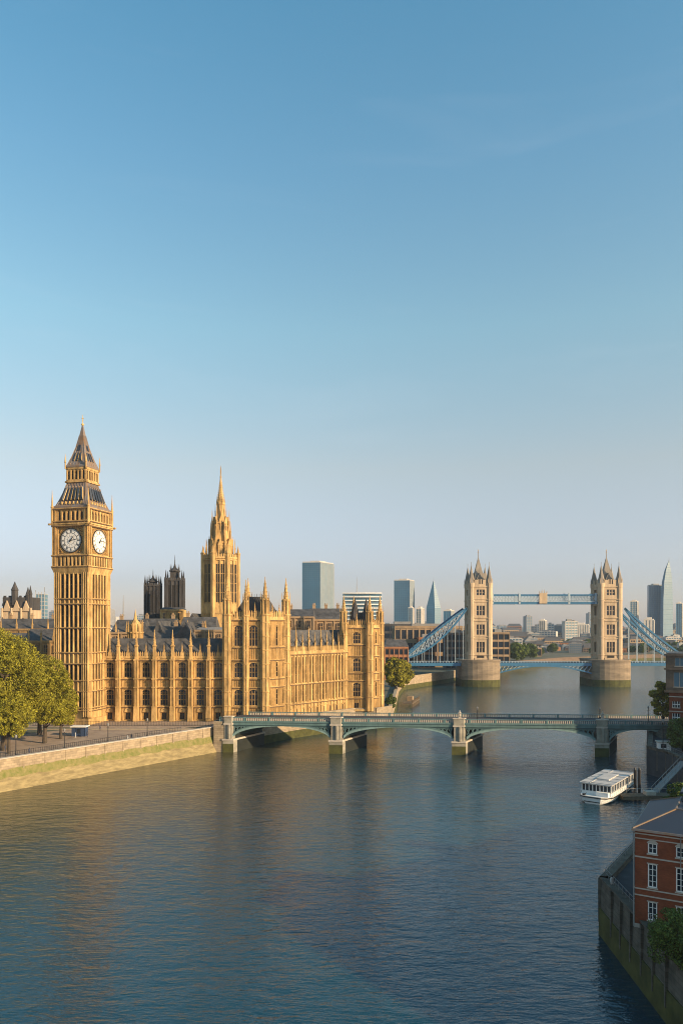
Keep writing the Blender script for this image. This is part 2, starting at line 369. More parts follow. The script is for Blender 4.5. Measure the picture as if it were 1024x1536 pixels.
def pin_mesh(h, r, name='pinnacle', m='gold'):
    mb = MB()
    mb.lathe(0, 0, [(r, 0), (r, h * .36), (r * 1.3, h * .38), (r * 1.3, h * .42), (r * .85, h * .44), (r * .5, h * .68), (r * .12, h * .95), (r * .22, h * .965), (.02, h)], 4)
    for sx, sy in ((1, 0), (-1, 0), (0, 1), (0, -1)):
        mb.prism([(-r * .5, h * .38), (r * .5, h * .38), (0, h * .56)], -r * 1.05, -r * .6) if (sx, sy) == (0, -1) else None
    for k in range(4):
        z = h * (.5 + .1 * k); rr = r * (.92 - .2 * k)
        for a in range(4):
            x, y = rr * .75 * math.cos(a * math.pi / 2), rr * .75 * math.sin(a * math.pi / 2)
            mb.box(x - .07, x + .07, y - .07, y + .07, z, z + .22)
    return mb.mesh(name, m)

def turret_mesh(z0, z1, r, tip, name='turret', m='gold', openings=True):
    """octagonal turret: shaft z0..z1 then an ornate spirelet to tip"""
    mb = MB(); mb.lathe(0, 0, [(r, z0), (r, z1)], 8)
    z = z0 + 4
    for i in range(8):
        a = math.pi / 8 + i * math.pi / 4; x, y = r * math.cos(a), r * math.sin(a)
        mb.box(x - .13, x + .13, y - .13, y + .13, z0, z1 + .6)
    for zz in np.arange(z0 + 5, z1, 4.6): mb.lathe(0, 0, [(r * 1.02, zz), (r * 1.12, zz + .15), (r * 1.12, zz + .4), (r * 1.02, zz + .5)], 8)
    H = tip - z1
    mb.lathe(0, 0, [(r * 1.18, z1), (r * 1.18, z1 + .5)], 8)
    mb.lathe(0, 0, [(r * .8, z1), (r * .8, z1 + H * .38), (r * .95, z1 + H * .39), (r * .95, z1 + H * .42), (r * .62, z1 + H * .44), (r * .36, z1 + H * .68), (.1, z1 + H * .95), (.18, z1 + H * .965), (.02, tip)], 8)
    for i in range(8):
        a = math.pi / 8 + i * math.pi / 4; x, y = r * .95 * math.cos(a), r * .95 * math.sin(a)
        mb.lathe(x, y, [(.17, z1), (.17, z1 + H * .36), (.02, z1 + H * .62)], 4)
        for k in range(4):
            q = r * (.55 - .11 * k); zz = z1 + H * (.5 + .1 * k)
            mb.box(q * math.cos(a) - .1, q * math.cos(a) + .1, q * math.sin(a) - .1, q * math.sin(a) + .1, zz, zz + .28)
    return mb.mesh(name, m)

def crenel(mb, x0, x1, y0, y1, z, h=1.0, step=1.1, m=0):
    n = max(1, int(round((x1 - x0) / step))); s = (x1 - x0) / n
    mb.box(x0, x1, y0, y1, z, z + h * .45, m)
    for i in range(n):
        mb.box(x0 + s * (i + .2), x0 + s * (i + .8), y0, y1, z + h * .45, z + h, m)
        mb.prism([(x0 + s * (i + .2), z + h), (x0 + s * (i + .8), z + h), (x0 + s * (i + .5), z + h * 1.35)], y0, y1, m)

def gothic_wall(mb, L_, z0, z1, rows, nb, ww, depth=.5, rib=.75, x0=0, lm=1):
    """wall face (front at y=0..-depth) with one window opening per bay and row, string courses, panel ribs. rows: (zbottom, ztop)"""
    holes = []; bw = L_ / nb
    for i in range(nb):
        cx = x0 + bw * (i + .5)
        for r in rows: holes.append((cx - (r[2] if len(r) > 2 else ww) / 2, cx + (r[2] if len(r) > 2 else ww) / 2, r[0], r[1]))
    mb.layer(x0, x0 + L_, z0, z1, -depth, 0, holes, lm)
    for i in range(nb):                                    # blind panel ribs
        cx = x0 + bw * (i + .5)
        k = max(1, int((bw / 2 - ww / 2) / rib))
        for s_ in (-1, 1):
            for j in range(k + 1):
                x = cx + s_ * (ww / 2 + .12 + (bw / 2 - ww / 2 - .12) * j / max(1, k) * .92)
                mb.lathe(x, -depth, [(.17, z0), (.17, z1)], 4, 0)
    gaps = sorted(rows, key=lambda r: r[0])
    for a, c in zip(gaps, gaps[1:]):                       # carved spandrel panels
        for i in range(nb):
            cx = x0 + bw * (i + .5); ws = ww
            if c[0] - a[1] > 1.5:
                for j in range(4): mb.box(cx - ws / 2 + ws * (j + .5) / 4 - .08, cx - ws / 2 + ws * (j + .5) / 4 + .08, -depth - .13, -depth, a[1] + .35, c[0] - .35)

def place_windows(parent, L_, rows, nb, lights=3, rows_t=2, ww=2, x0=0, stone='goldd', skip=()):
    bw = L_ / nb
    for r in rows:
        wd = r[2] if len(r) > 2 else ww
        lt = 2 if len(r) > 2 else lights
        me = window_mesh(wd, r[1] - r[0], lt, (r[1] - r[0]) > 2.6, stone, rows_t if (r[1] - r[0]) > 2.6 else 1)
        for i in range(nb):
            if i in skip: continue
            inst(me, 'window', parent, (x0 + bw * (i + .5), -.02, r[0]))

FL = [(21.2, 26.1), (11.9, 17.1)]
STR = [11.3, 17.8, 20.6, 26.9]
def strings(mb, x0, x1, d, zs, m=0):
    for z in zs:
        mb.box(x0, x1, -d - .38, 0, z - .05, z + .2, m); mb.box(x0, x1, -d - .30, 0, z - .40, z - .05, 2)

# ------------------------------------------------------------------ the palace
palace = thing('palace', 'long golden Gothic palace with slate roofs and two spired corner pavilions along the river', 'palace', (-80, 244.5, 0))
OX, OY = -80.0, 244.5
# front range (7 bays)
rows = FL + [(7.2, 9.3, 1.5)]
fr = MB(); gothic_wall(fr, 42, GZ, 27.4, rows, 7, 2.6, .5, .5)
fr.box(0, 42, 0.0, 12, GZ, 27.0); strings(fr, 0, 42, .5, STR)
fr.box(0, 42, -.95, -.5, GZ, 8.0 - 1.2); 
crenel(fr, 0, 42, -.6, -.25, 27.4, 1.7, .75)
for i in range(7):
    cx = 3 + 6 * i
    for k, (q, ztop) in enumerate(((-1.0, 9.6), (1.0, 9.6))): pass
    fr.prism([(cx - 1.1, 9.5), (cx - .9, 10.6), (cx, 11.0), (cx + .9, 10.6), (cx + 1.1, 9.5)][::-1], -.8, -.5)
wing = fr.build('front_range', ['gold', 'goldm', 'gshade'], palace)
place_windows(wing, 42, rows, 7, 3, 3, 2.6)
mb = MB(); mb.taper((-.1, 42.0, .3, 12), 27.0, (-.1, 42.0, 5.2, 7.2), 33.9)
for i in range(14): mb.box(3 * i + .2, 3 * i + .32, .6, .7, 27.6, 33.0)
mb.build('roof', 'slate', wing)
mbb = MB(); mbb.taper((-.85, .85, -1.9, 0), GZ, (-.7, .7, -1.6, 0), 11.2); mbb.taper((-.62, .62, -1.45, 0), 11.2, (-.55, .55, -1.3, 0), 20.5); mbb.box(-.5, .5, -1.2, 0, 20.5, 28)
for x in (-.45, 0, .45): mbb.box(x - .1, x + .1, -1.62, -1.2, 11.5, 27)
for z in STR: mbb.box(-.75, .75, -1.75, 0, z - .16, z + .24)
butt = mbb.mesh('buttress', 'gold'); pinL = pin_mesh(9.0, .62); pinS = pin_mesh(4.2, .26)
for i in range(8):
    if i == 0 or i == 7: continue
    inst(butt, 'buttress', wing, (6 * i, -.5, 0)); inst(pinL, 'pinnacle', wing, (6 * i, -1.15, 28.0))
inst(butt, 'buttress', wing, (.6, -.5, 0))
for i in range(7): inst(pinS, 'pinnacle', wing, (6 * i + 3, -.45, 28.3))
# near pavilion
def pavilion(x, y, W, ang2, L2, ztop, tips, sidew, roofz, dark_cones=0):
    """corner pavilion: front W wide facing the viewer, side L2 long along ang2; parallelogram plan"""
    body = MB(); c, s = math.cos(ang2), math.sin(ang2)
    body.slab([(0, 0), (W, 0), (W + L2 * c, L2 * s), (L2 * c, L2 * s)], GZ, ztop - .3)
    rows_ = FL + [(31.6, min(38.4, ztop - 1.6)), (7.4, 9.6, 1.6)]
    gothic_wall(body, W - 3, GZ, ztop, rows_, 2 if W > 10 else 1, 2.7, .45, .42, x0=1.5)
    strings(body, 0, W, .45, STR + [31.1, ztop]); crenel(body, 0, W, -.55, -.2, ztop, 2.4, .8)
    body.box(0, W, -1.1, -.45, GZ, 7.2)
    body.T = Matrix.Translation((W, 0, 0)) @ Matrix.Rotation(ang2, 4, 'Z')
    nb = sidew
    gothic_wall(body, L2, GZ, ztop, [r for r in rows_ if len(r) == 2], nb, .7, .45, .45)
    strings(body, 0, L2, .45, STR + [31.1, ztop]); crenel(body, 0, L2, -.55, -.2, ztop, 2.4, .8)
    body.box(0, L2, -1.1, -.45, GZ, 7.2)
    pv = body.build('pavilion', ['gold', 'goldm', 'gshade'], palace, (x - OX, y - OY, 0))
    place_windows(pv, W - 3, rows_, 2 if W > 10 else 1, 3, 3, 2.7, 1.5)
    bw = L2 / nb
    for r in rows_[:3]:
        me = window_mesh(.7, r[1] - r[0], 1, True, 'goldd', 3)
        for i in range(nb):
            a = bw * (i + .5); inst(me, 'window', pv, (W + a * c - .02 * -s, a * s, r[0]), ang2)
    tm = turret_mesh(GZ, ztop + 1.5, 1.5, tips, 'turret', 'gold')
    for (tx, ty) in ((0.2, -.2), (W - .1, -.3), (W + L2 * c, L2 * s), (L2 * c, L2 * s)): inst(tm, 'turret', pv, (tx, ty, 0))
    if W > 10:
        inst(turret_mesh(GZ, ztop + 1.2, 1.05, tips - 1.0, 'turret', 'gold'), 'turret', pv, (W / 2, -.5, 0))
    pm = pin_mesh(5.2, .36)
    for q in ((.27, .73) if W > 10 else (.5,)): inst(pm, 'pinnacle', pv, (W * q, -.4, ztop + .6))
    for q in (.33, .67): inst(pm, 'pinnacle', pv, (W + L2 * q * c, L2 * q * s - .3, ztop + .6))
    r = MB()
    mx, my = L2 * c / 2, L2 * s / 2
    r.add([(1, .8, ztop), (W - .3, .8, ztop), (W - .3 + L2 * c * .85, L2 * s * .85, ztop), (1 + L2 * c * .85, L2 * s * .85, ztop),
           (mx + W * .22, my - .3, roofz), (mx + W * .78, my - .3, roofz), (mx + W * .78, my + .5, roofz), (mx + W * .22, my + .5, roofz)],
          [(0, 1, 5, 4), (1, 2, 6, 5), (2, 3, 7, 6), (3, 0, 4, 7), (4, 5, 6, 7)])
    for i in range(9): r.box(mx + W * .24 + i * W * .065, mx + W * .24 + i * W * .065 + .12, my, my + .12, roofz, roofz + 1.0)
    for i in range(dark_cones):
        q = .25 + .42 * i; r.lathe(W * q + mx, my, [(2.1, ztop), (1.9, ztop + 4), (.1, ztop + 11)], 8)
    r.build('roof', 'sooty', pv)
    return pv
A2 = R(47)     # the river front runs off at this angle
pavilion(-38.1, 243.4, 12.9, A2, 9.2, 40.2, 54.6, 3, 48.0)
c2, s2 = math.cos(A2), math.sin(A2)
Bx, By = -25.2 + 9.2 * c2, 243.4 + 9.2 * s2
LR = 33.4
# river range
rr = MB(); rows = [(20.9, 27.6), (11.6, 20.2)]
rr2 = [(18.4, 27.4), (11.9, 17.6)]
NB = 20
gothic_wall(rr, LR, GZ, 28.4, rr2 , NB, .46, .45, .34, lm=0); rr.box(0, LR, 0, 13, GZ, 28.2)
strings(rr, 0, LR, .45, [11.3, 18.0, 28.4]); crenel(rr, 0, LR, -.6, -.25, 28.6, 2.0, .55)
for i in range(NB + 1): rr.box(LR * i / NB - .2, LR * i / NB + .2, -.72, -.45, GZ, 28.6)
rr.box(0, LR, -.9, -.45, GZ, 7.4)
for i in range(11): rr.box(3 * i + 1.0, 3 * i + 2.2, -.62, -.45, 9.9, 10.4)
rw = rr.build('river_range', ['gold', 'goldm', 'gshade'], palace, (Bx - OX, By - OY, 0), A2)
for r in rr2:
    me = window_mesh(.46, r[1] - r[0], 1, False, 'goldd', 3, frame=.02)
    for i in range(NB): inst(me, 'window', rw, (LR * (i + .5) / NB, -.02, r[0]))
me = MB(); me.box(-.45, .45, -.5, -.44, 0, 1.9, 0); me.box(-.6, .6, -.72, -.44, 1.9, 2.15, 1); me = me.mesh('window', ['glass', 'gold'])
for i in range(10): inst(me, 'window', rw, (3.3 * i + 1.6, 0, 7.5))
pm = pin_mesh(8.6, .42)
pm2 = pin_mesh(6.6, .34)
for i in range(11): inst(pm if i % 2 else pm2, 'pinnacle', rw, (LR * (i + .4) / 11, -.5, 29.4))
mb = MB(); mb.taper((0, LR, .4, 12), 28.2, (0, LR, 5.6, 6.8), 36.6)
for i in range(12): mb.box(3 * i, 3 * i + .12, 1.3, 1.4, 29.6, 36)
mb.build('roof', 'slate', rw)
# far pavilion
Cx, Cy = Bx + LR * c2, By + LR * s2
pavilion(Cx - 3.2, Cy - 1.9, 9.9, A2, 5.8, 37.4, 49.6, 3, 43.0, 2)

# roofs and courts of the palace behind the fronts
def hall(name, label, x0, x1, Y, D, z1, zr, wallm='gold', roofm='slate', cat='hall', pins=0, gable=False, group=None, chim=0):
    h = thing(name, label, cat, ((x0 + x1) / 2, Y, GZ), 0, group); W = (x1 - x0) / 2
    mb = MB(); mb.box(-W, W, 0, D, 0, z1 - GZ)
    n = max(2, int(W * 2 / 3.2))
    for i in range(n + 1): mb.box(-W + 2 * W * i / n - .25, -W + 2 * W * i / n + .25, -.3, 0, 0, z1 - GZ)
    mb.box(-W - .2, W + .2, -.45, 0, z1 - GZ - .5, z1 - GZ + .25)
    mb.build('wall', wallm, h)
    wmz = window_mesh(1.3, 2.6, 2, False, wallm, 2, wallm)
    for i in range(min(n, 16)): inst(wmz, 'window', h, (-W + 2 * W * (i + .5) / n, -.02, z1 - GZ - 4.0))
    r = MB()
    if gable: r.prism([(-W - .2, z1 - GZ), (W + .2, z1 - GZ), (0, zr - GZ)], -.1, D)
    else: r.taper((-W - .2, W + .2, -.2, D), z1 - GZ + .1, (-W * .93, W * .93, D * .45, D * .55), zr - GZ)
    r.build('roof', roofm, h)
    for i in range(chim):
        cc = MB(); cc.box(-.6, .6, -.5, .5, 0, 3.0); cc.box(-.72, .72, -.62, .62, 2.6, 2.9)
        for k in (-.3, .3): cc.lathe(k, 0, [(.2, 3), (.16, 3.7)], 8)
        cc.build('chimney', 'tan', h, (-W * .7 + 1.4 * W * i / max(1, chim - 1 or 1), D * .5, zr - GZ - 1.4))
    for i in range(pins): inst(pin_mesh(4.5, .35), 'pinnacle', h, (-W + 2 * W * (i + .5) / pins, -.2, z1 - GZ))
    return h
hall('great_hall', 'dark slate roofed hall directly behind the palace front range', -76, -58, 262, 14, 32.0, 38.0, 'goldd', 'slate', chim=2)
hall('cross_gable', 'dark gable end rising behind the middle of the palace front range', PX(226, 266), PX(248, 266), 266, 22, 33.5, 40.0, 'sooty', 'slate', cat='gable roof', gable=True)
hall('cross_gable', 'second dark gable end nearer the corner pavilion behind the front range', PX(262, 262), PX(290, 262), 262, 22, 33.5, 39.5, 'brown', 'slate', cat='gable roof', gable=True)
hall('roof_block', 'flat grey leaded roof block beside the second dark gable', PX(292, 268), PX(336, 268), 268, 18, 36.5, 37.6, 'tan', 'concd', cat='roof block', chim=2)
hall('court_building', 'low hall with a grey hipped roof beside the clock tower shaft above the palace roof', PX(166, 282), PX(214, 282), 282, 16, 35.5, 40.5, 'tan', 'slate', pins=3, chim=1)
hall('court_building', 'grey roofed court building below the taller sooty tower', PX(205, 292), PX(262, 292), 292, 14, 36.0, 41.0, 'goldd', 'slate', chim=2)
hall('court_building', 'slate roofed court building at the foot of the golden spire tower', PX(268, 275), PX(322, 275), 275, 14, 35.8, 41.5, 'goldd', 'slate', pins=2, chim=1)
hall('roof_gable', 'dark gabled roof rising between the sooty towers and the golden spire tower', PX(276, 285), PX(300, 285), 285, 20, 37, 43, 'sooty', 'slate', cat='gable roof', gable=True)
hall('court_building', 'grey roofed block just behind the near corner pavilion', PX(428, 282), PX(470, 282), 282, 16, 41.5, 44.6, 'tan', 'slate', chim=1)
hall('court_building', 'tan walled block behind the river range roof', PX(462, 296), PX(514, 296), 296, 16, 40.5, 45.2, 'tan', 'slate', chim=3)
mb = MB(); mb.lathe(0, 0, [(2.6, 0), (2.6, 4), (2.9, 4.1), (2.9, 4.6), (2.2, 4.7), (2.2, 7), (.6, 9), (.05, 12.5)], 8)
for i in range(8): mb.lathe(2.6 * math.cos(i * .785), 2.6 * math.sin(i * .785), [(.25, 0), (.25, 6), (.02, 8.5)], 4)
tag(mb.build('stone_lantern', 'gold', None, (PX(203, 258), 258, 31.5)), 'small golden octagonal lantern with pinnacles on the palace roof', 'roof lantern')

# ------------------------------------------------------------------ the clock tower
ct = thing('clock_tower', 'tall golden Gothic clock tower with white dials and a tapering spire', 'clock tower', (-85.4, 242.1, 0), R(-15))
H = 6.2
def four(mb, fn):
    for k in range(4):
        mb.T = Matrix.Rotation(k * math.pi / 2, 4, 'Z'); fn(mb)
    mb.T = None
mb = MB(); mb.box(-5.35, 5.35, -5.35, 5.35, GZ, 57, 1)
def f(m_):
    bands = [GZ, 12.5, 21.5, 29.4, 38.4, 47.0, 56.9]
    for sx in (-1, 1):
        cx = sx * (H - .85)
        m_.box(cx - .85, cx + .85, -H, -H + 1.7, GZ, 57)
        [m_.lathe(cx + q, -H, [(.26, GZ + 2.5), (.26, 56.6)], 8) for q in (-.72, .05, .72)]
    for i in range(6):
        x = -4.05 + 8.1 * i / 5
        m_.box(x - .2, x + .2, -H + .25, -5.35, GZ + 4.5, 56.9); m_.lathe(x, -H + .12, [(.3, GZ + 4.5), (.3, 56.7)], 8)
    for z in (11.8, 17.2, 20.6, 26.0, 29.6, 37.6, 45.3, 47.0, 11.0): m_.box(-H - .02, H + .02, -H - .28, -5.3, z - .02, z + .2); m_.box(-H - .01, H + .01, -H - .2, -5.3, z - .3, z - .02, 2)
    for z0_, z1_ in ((17.2, 20.6), (26.0, 29.6), (45.3, 47.0), (GZ, 11.0)): m_.box(-4.4, 4.4, -5.8, -5.3, z0_, z1_)
    m_.box(-H - .25, H + .25, -H - .35, -5, GZ, 8.4)
    for i in range(5):     # pointed heads of the tall panels
        x = -4.05 + 8.1 * (i + .5) / 5
        for s_ in (-1, 1): m_.prism([(x + s_ * .56, 56.9), (x, 56.9), (x, 56.5), (x + s_ * .56, 55.2)][::s_ * -1], -6.0, -5.35)
    # corbelling out to the clock stage
    m_.add([(-6.2, -6.2, 54.9), (6.2, -6.2, 54.9), (6.95, -6.95, 57.2), (-6.95, -6.95, 57.2)], [(0, 1, 2, 3)])
four(mb, f)
shaft = mb.build('shaft', ['gold', 'goldm', 'gshade'], ct)
for face in range(4):
    ang = face * math.pi / 2
    for (z0_, z1_) in ((11.4, 17.0), (21.0, 25.8), (30.0, 37.3), (38.0, 45.1), (47.4, 55.8)):
        for i in range(5):
            if (face in (2, 3)) : continue
            x = -4.05 + 8.1 * (i + .5) / 5
            me = _win.get(('sl', z0_))
            if me is None:
                q = MB(); wv = .56; q.box(-wv, wv, -.07, 0, 0, z1_ - z0_, 0)
                q.box(-.05, .05, -.14, -.07, 0, z1_ - z0_, 1); q.box(-wv, wv, -.14, -.07, (z1_ - z0_) * .5 - .1, (z1_ - z0_) * .5 + .1, 1)
                me = _win[('sl', z0_)] = q.mesh('window', ['glass', 'goldd'])
            v = Matrix.Rotation(ang, 3, 'Z') @ Vector((x, -5.36, z0_)); inst(me, 'window', shaft, v, ang)
# clock stage
HS = 6.75
mb = MB(); mb.box(-6.1, 6.1, -6.1, 6.1, 57, 76)
def f(m_):
    for z in (57.3, 60.9, 70.5, 71.9, 76.0): m_.box(-HS - .15, HS + .15, -HS - .3, -6, z, z + .28); m_.box(-HS - .1, HS + .1, -HS - .22, -6, z - .28, z, 2)
    m_.box(-HS - .35, HS + .35, -HS - .45, -6, 70.9, 71.4)
    for sx in (-1, 1):
        cx = sx * (HS - .8)
        m_.box(cx - .8, cx + .8, -HS, -HS + 1.6, 57, 76)
        for q in (-.42, .42): m_.box(cx + q - .1, cx + q + .1, -HS - .2, -HS, 57.5, 75.7)
        m_.box(sx * (HS + .9) - .25, sx * (HS + .9) + .25, -HS - .5, -HS, 70.8, 71.3)
    m_.box(-5.2, -4.55, -6.5, -6.1, 61, 70.5); m_.box(4.55, 5.2, -6.5, -6.1, 61, 70.5); m_.box(-4.55, 4.55, -6.5, -6.1, 61, 61.5); m_.box(-4.55, 4.55, -6.5, -6.1, 70.1, 70.5)
    for i in range(8):      # lower arcade columns
        x = -4.9 + 9.8 * i / 7; m_.taper((x - .2, x + .2, -6.75, -6.1), 57.5, (x - .42, x + .42, -6.75, -6.1), 60.8)
    for i in range(7):      # belfry arcade piers
        x = -4.9 + 9.8 * i / 6
        m_.box(x - .3, x + .3, -6.62, -6.1, 72.1, 75.8)
        if i < 6:
            a = x + .3; c = x + 9.8 / 6 - .3; md = (a + c) / 2
            m_.prism([(a, 75.8), (a, 74.4), (md, 75.6), (md, 75.8)], -6.5, -6.1); m_.prism([(c, 75.8), (md, 75.8), (md, 75.6), (c, 74.4)], -6.5, -6.1)
four(mb, f)
stage = mb.build('clock_stage', ['gold', 'goldm', 'gshade'], ct)
ob = MB(); ob.box(-.42, .42, -.05, 0, 0, 3.0); ob = ob.mesh('belfry_opening', 'dark')
oa = MB(); oa.box(-.38, .38, -.05, 0, 0, 3.2); oa = oa.mesh('arcade_recess', 'dark')
# dial
def numeral(m_, s_, ang, r0, r1):
    hh = r1 - r0; glyph = {'I': .16, 'V': .42, 'X': .42}; tw = sum(glyph[c] for c in s_) * .95
    x = -tw / 2
    ca, sa = math.cos(ang), math.sin(ang)
    def bar(xa, za, xb, zb, wd):
        d = Vector((xb - xa, zb - za)); n_ = Vector((-d.y, d.x)).normalized() * wd / 2
        q = [(xa + n_.x, za + n_.y), (xa - n_.x, za - n_.y), (xb - n_.x, zb - n_.y), (xb + n_.x, zb + n_.y)]
        pts = [(px * ca + (r0 + pz) * sa, -px * sa + (r0 + pz) * ca) for px, pz in q]
        m_.prism(pts, -.13, -.09, 1)
    for c in s_:
        g = glyph[c] * .95
        if c == 'I': bar(x + g / 2, 0, x + g / 2, hh, .09)
        if c == 'V': bar(x + g / 2, 0, x + .04, hh, .11); bar(x + g / 2, 0, x + g - .04, hh, .07)
        if c == 'X': bar(x + g - .04, 0, x + .04, hh, .11); bar(x + .04, 0, x + g - .04, hh, .07)
        x += g
NUM = ['XII', 'I', 'II', 'III', 'IIII', 'V', 'VI', 'VII', 'VIII', 'IX', 'X', 'XI']
def ring(m_, r0, r1, y0, y1, mi, n=48):
    for i in range(n):
        a, c = 2 * math.pi * i / n, 2 * math.pi * (i + 1) / n
        m_.prism([(r0 * math.cos(a), r0 * math.sin(a)), (r1 * math.cos(a), r1 * math.sin(a)), (r1 * math.cos(c), r1 * math.sin(c)), (r0 * math.cos(c), r0 * math.sin(c))][::-1], y0, y1, mi)
dm = MB(); RD = 3.75
dm.prism([(RD * math.cos(2 * math.pi * i / 48), RD * math.sin(2 * math.pi * i / 48)) for i in range(48)], -.09, 0, 0)
ring(dm, 3.72, 3.98, -.2, 0, 1); ring(dm, 3.42, 3.5, -.13, -.09, 1); ring(dm, 2.32, 2.42, -.13, -.09, 1); ring(dm, 1.2, 1.26, -.12, -.09, 1)
for i, s_ in enumerate(NUM): numeral(dm, s_, i * math.pi / 6, 2.5, 3.32)
for i in range(60):
    a = i * math.pi / 30; dm.beam((3.5 * math.sin(a), -.11, 3.5 * math.cos(a)), (3.7 * math.sin(a), -.11, 3.7 * math.cos(a)), .05, 1)
for i in range(12):
    a = (i + .5) * math.pi / 6; dm.beam((1.26 * math.sin(a), -.1, 1.26 * math.cos(a)), (2.32 * math.sin(a), -.1, 2.32 * math.cos(a)), .035, 2)
dial = dm.mesh('clock_face', ['dial', 'black', 'concd'])
def hand(length, wd, ang, y):
    q = MB(); s_, c_ = math.sin(ang), math.cos(ang)
    q.prism([(p[0] * c_ + p[1] * s_, -p[0] * s_ + p[1] * c_) for p in [(-wd, -.7), (wd, -.7), (wd * .9, length * .5), (0, length), (-wd * .9, length * .5)]], y, y + .06)
    q.prism([(wd * 1.8 * math.cos(i), wd * 1.8 * math.sin(i)) for i in np.arange(0, 6.2, .6)], y - .02, y + .06)
    return q.mesh('clock_hand', 'black')
hm, hh_ = hand(3.1, .09, R(80), -.24), hand(2.0, .15, R(66 - 90 + 60), -.33)
pg = MB(); pg.box(-4.55, 4.55, -.12, 0, 61.5, 70.1)
for sx in (-1, 1):
    for sz in (-1, 1):
        for k in range(3): pg.lathe(sx * (3.6 + .28 * k - .3), -.15, [(.2, 65.8 + sz * (3.75 - .5 * k) - .2), (.3, 65.8 + sz * (3.75 - .5 * k)), (.2, 65.8 + sz * (3.75 - .5 * k) + .2)], 6)
pg = pg.mesh('dial_panel', 'gilt')
for face in range(2):
    ang = face * math.pi / 2; Rm = Matrix.Rotation(ang, 3, 'Z')
    inst(pg, 'dial_panel', stage, Rm @ Vector((0, -6.1, 0)), ang)
    d = inst(dial, 'clock_face', ct, Rm @ Vector((0, -6.23, 65.8)), ang)
    inst(hm, 'minute_hand', d); inst(hh_, 'hour_hand', d)
    for i in range(6): inst(ob, 'belfry_opening', stage, Rm @ Vector((-4.9 + 9.8 * (i + .5) / 6, -6.11, 72.3)), ang)
    for i in range(7): inst(oa, 'arcade_recess', stage, Rm @ Vector((-4.9 + 9.8 * (i + .5) / 7, -6.11, 57.5)), ang)
# roofs
mb = MB(); r2 = math.sqrt(2)
mb.lathe(0, 0, [(6.5 * r2, 76.3), (6.5 * r2, 76.9), (6.0 * r2, 77.3), (5.2 * r2, 79.3), (4.5 * r2, 81.4), (3.95 * r2, 83.4), (3.55 * r2, 85.0)], 4, math.pi / 4)
def f(m_):
    for i in range(13):
        x = -5.4 + 10.8 * i / 12; q = x * .62
        m_.beam((x, -6.05, 77.3), (x * .85, -5.15, 79.5), .13); m_.beam((x * .85, -5.15, 79.5), (q, -3.65, 84.8), .13)
    for i in range(6):
        x = -3.6 + 7.2 * i / 5
        m_.beam((x, -5.75, 79.0), (x * .78, -4.55, 82.9), .62, 2); m_.beam((x + .45, -5.85, 78.9), ((x + .45) * .78, -4.6, 83.0), .2, 1)
        m_.prism([(x * .78 - .4, 82.7), (x * .78 + .4, 82.7), (x * .78, 83.6)], -4.85, -4.0, 0)
        m_.prism([(x - .3, 77.6), (x + .3, 77.6), (x, 78.5)], -6.15, -5.2, 1)
four(mb, f)
lr = mb.build('lower_roof', ['lead', 'giltp', 'slated'], ct)
mb = MB(); mb.box(-3.2, 3.2, -3.2, 3.2, 84.9, 90)
def f(m_):
    m_.box(-3.95, 3.95, -3.95, -3, 85.0, 85.5); m_.box(-3.75, 3.75, -3.75, -3, 89.3, 90.0); m_.box(-3.65, 3.65, -3.65, -3, 85.5, 86.0)
    for i in range(6):
        x = -3.4 + 6.8 * i / 5; m_.box(x - .24, x + .24, -3.65, -3.2, 86.0, 89.3)
        if i < 5:
            a, c = x + .24, x + 6.8 / 5 - .24; md = (a + c) / 2
            m_.prism([(a, 89.3), (a, 88.5), (md, 89.15), (md, 89.3)], -3.55, -3.2); m_.prism([(c, 89.3), (md, 89.3), (md, 89.15), (c, 88.5)], -3.55, -3.2)
four(mb, f)
la = mb.build('lantern', 'gold', ct)
lo = MB(); lo.box(-.36, .36, -.05, 0, 0, 2.8); lo = lo.mesh('lantern_opening', 'dark')
for face in range(2):
    for i in range(5): inst(lo, 'lantern_opening', la, Matrix.Rotation(face * math.pi / 2, 3, 'Z') @ Vector((-3.4 + 6.8 * (i + .5) / 5, -3.21, 86.1)), face * math.pi / 2)
mb = MB()
mb.lathe(0, 0, [(3.85 * r2, 90.0), (3.85 * r2, 90.5), (3.5 * r2, 90.9), (2.5 * r2, 93.6), (1.5 * r2, 97.2), (.75 * r2, 101.0), (.22 * r2, 104.2)], 4, math.pi / 4)
def f(m_):
    for i in range(7):
        x = -1 + 2 * i / 6
        pr = [(3.5, 90.9), (2.5, 93.6), (1.5, 97.2), (.75, 101.0)]
        for (ra, za), (rb, zb) in zip(pr, pr[1:]): m_.beam((x * ra, -ra - .02, za), (x * rb, -rb - .02, zb), .11)
    for i in range(3):
        x = -1.3 + 1.3 * i
        m_.beam((x, -3.05, 92.2), (x * .7, -2.15, 94.9), .5, 2); m_.beam((x + .38, -3.1, 92.2), ((x + .38) * .7, -2.2, 94.9), .16, 1)
    m_.beam((-.35, -1.95, 95.8), (-.2, -1.45, 97.6), .36, 2); m_.beam((.35, -1.95, 95.8), (.2, -1.45, 97.6), .36, 2)
four(mb, f)
mb.build('spire', ['lead', 'giltp', 'slated'], ct)
mb = MB(); mb.lathe(0, 0, [(.16, 103.8), (.16, 104.3), (.5, 104.6), (.5, 104.9), (.12, 105.2), (.08, 107.9)], 8); mb.box(-.45, .45, -.05, .05, 106.6, 106.8); mb.box(-.3, .3, -.05, .05, 105.9, 106.05)
mb.build('finial', 'giltp', ct)
p1 = MB(); p1.lathe(0, 0, [(.42, 71.5), (.42, 76.5), (.55, 76.6), (.3, 77.2), (.04, 82.3)], 8); p1 = p1.mesh('pinnacle', 'gold')
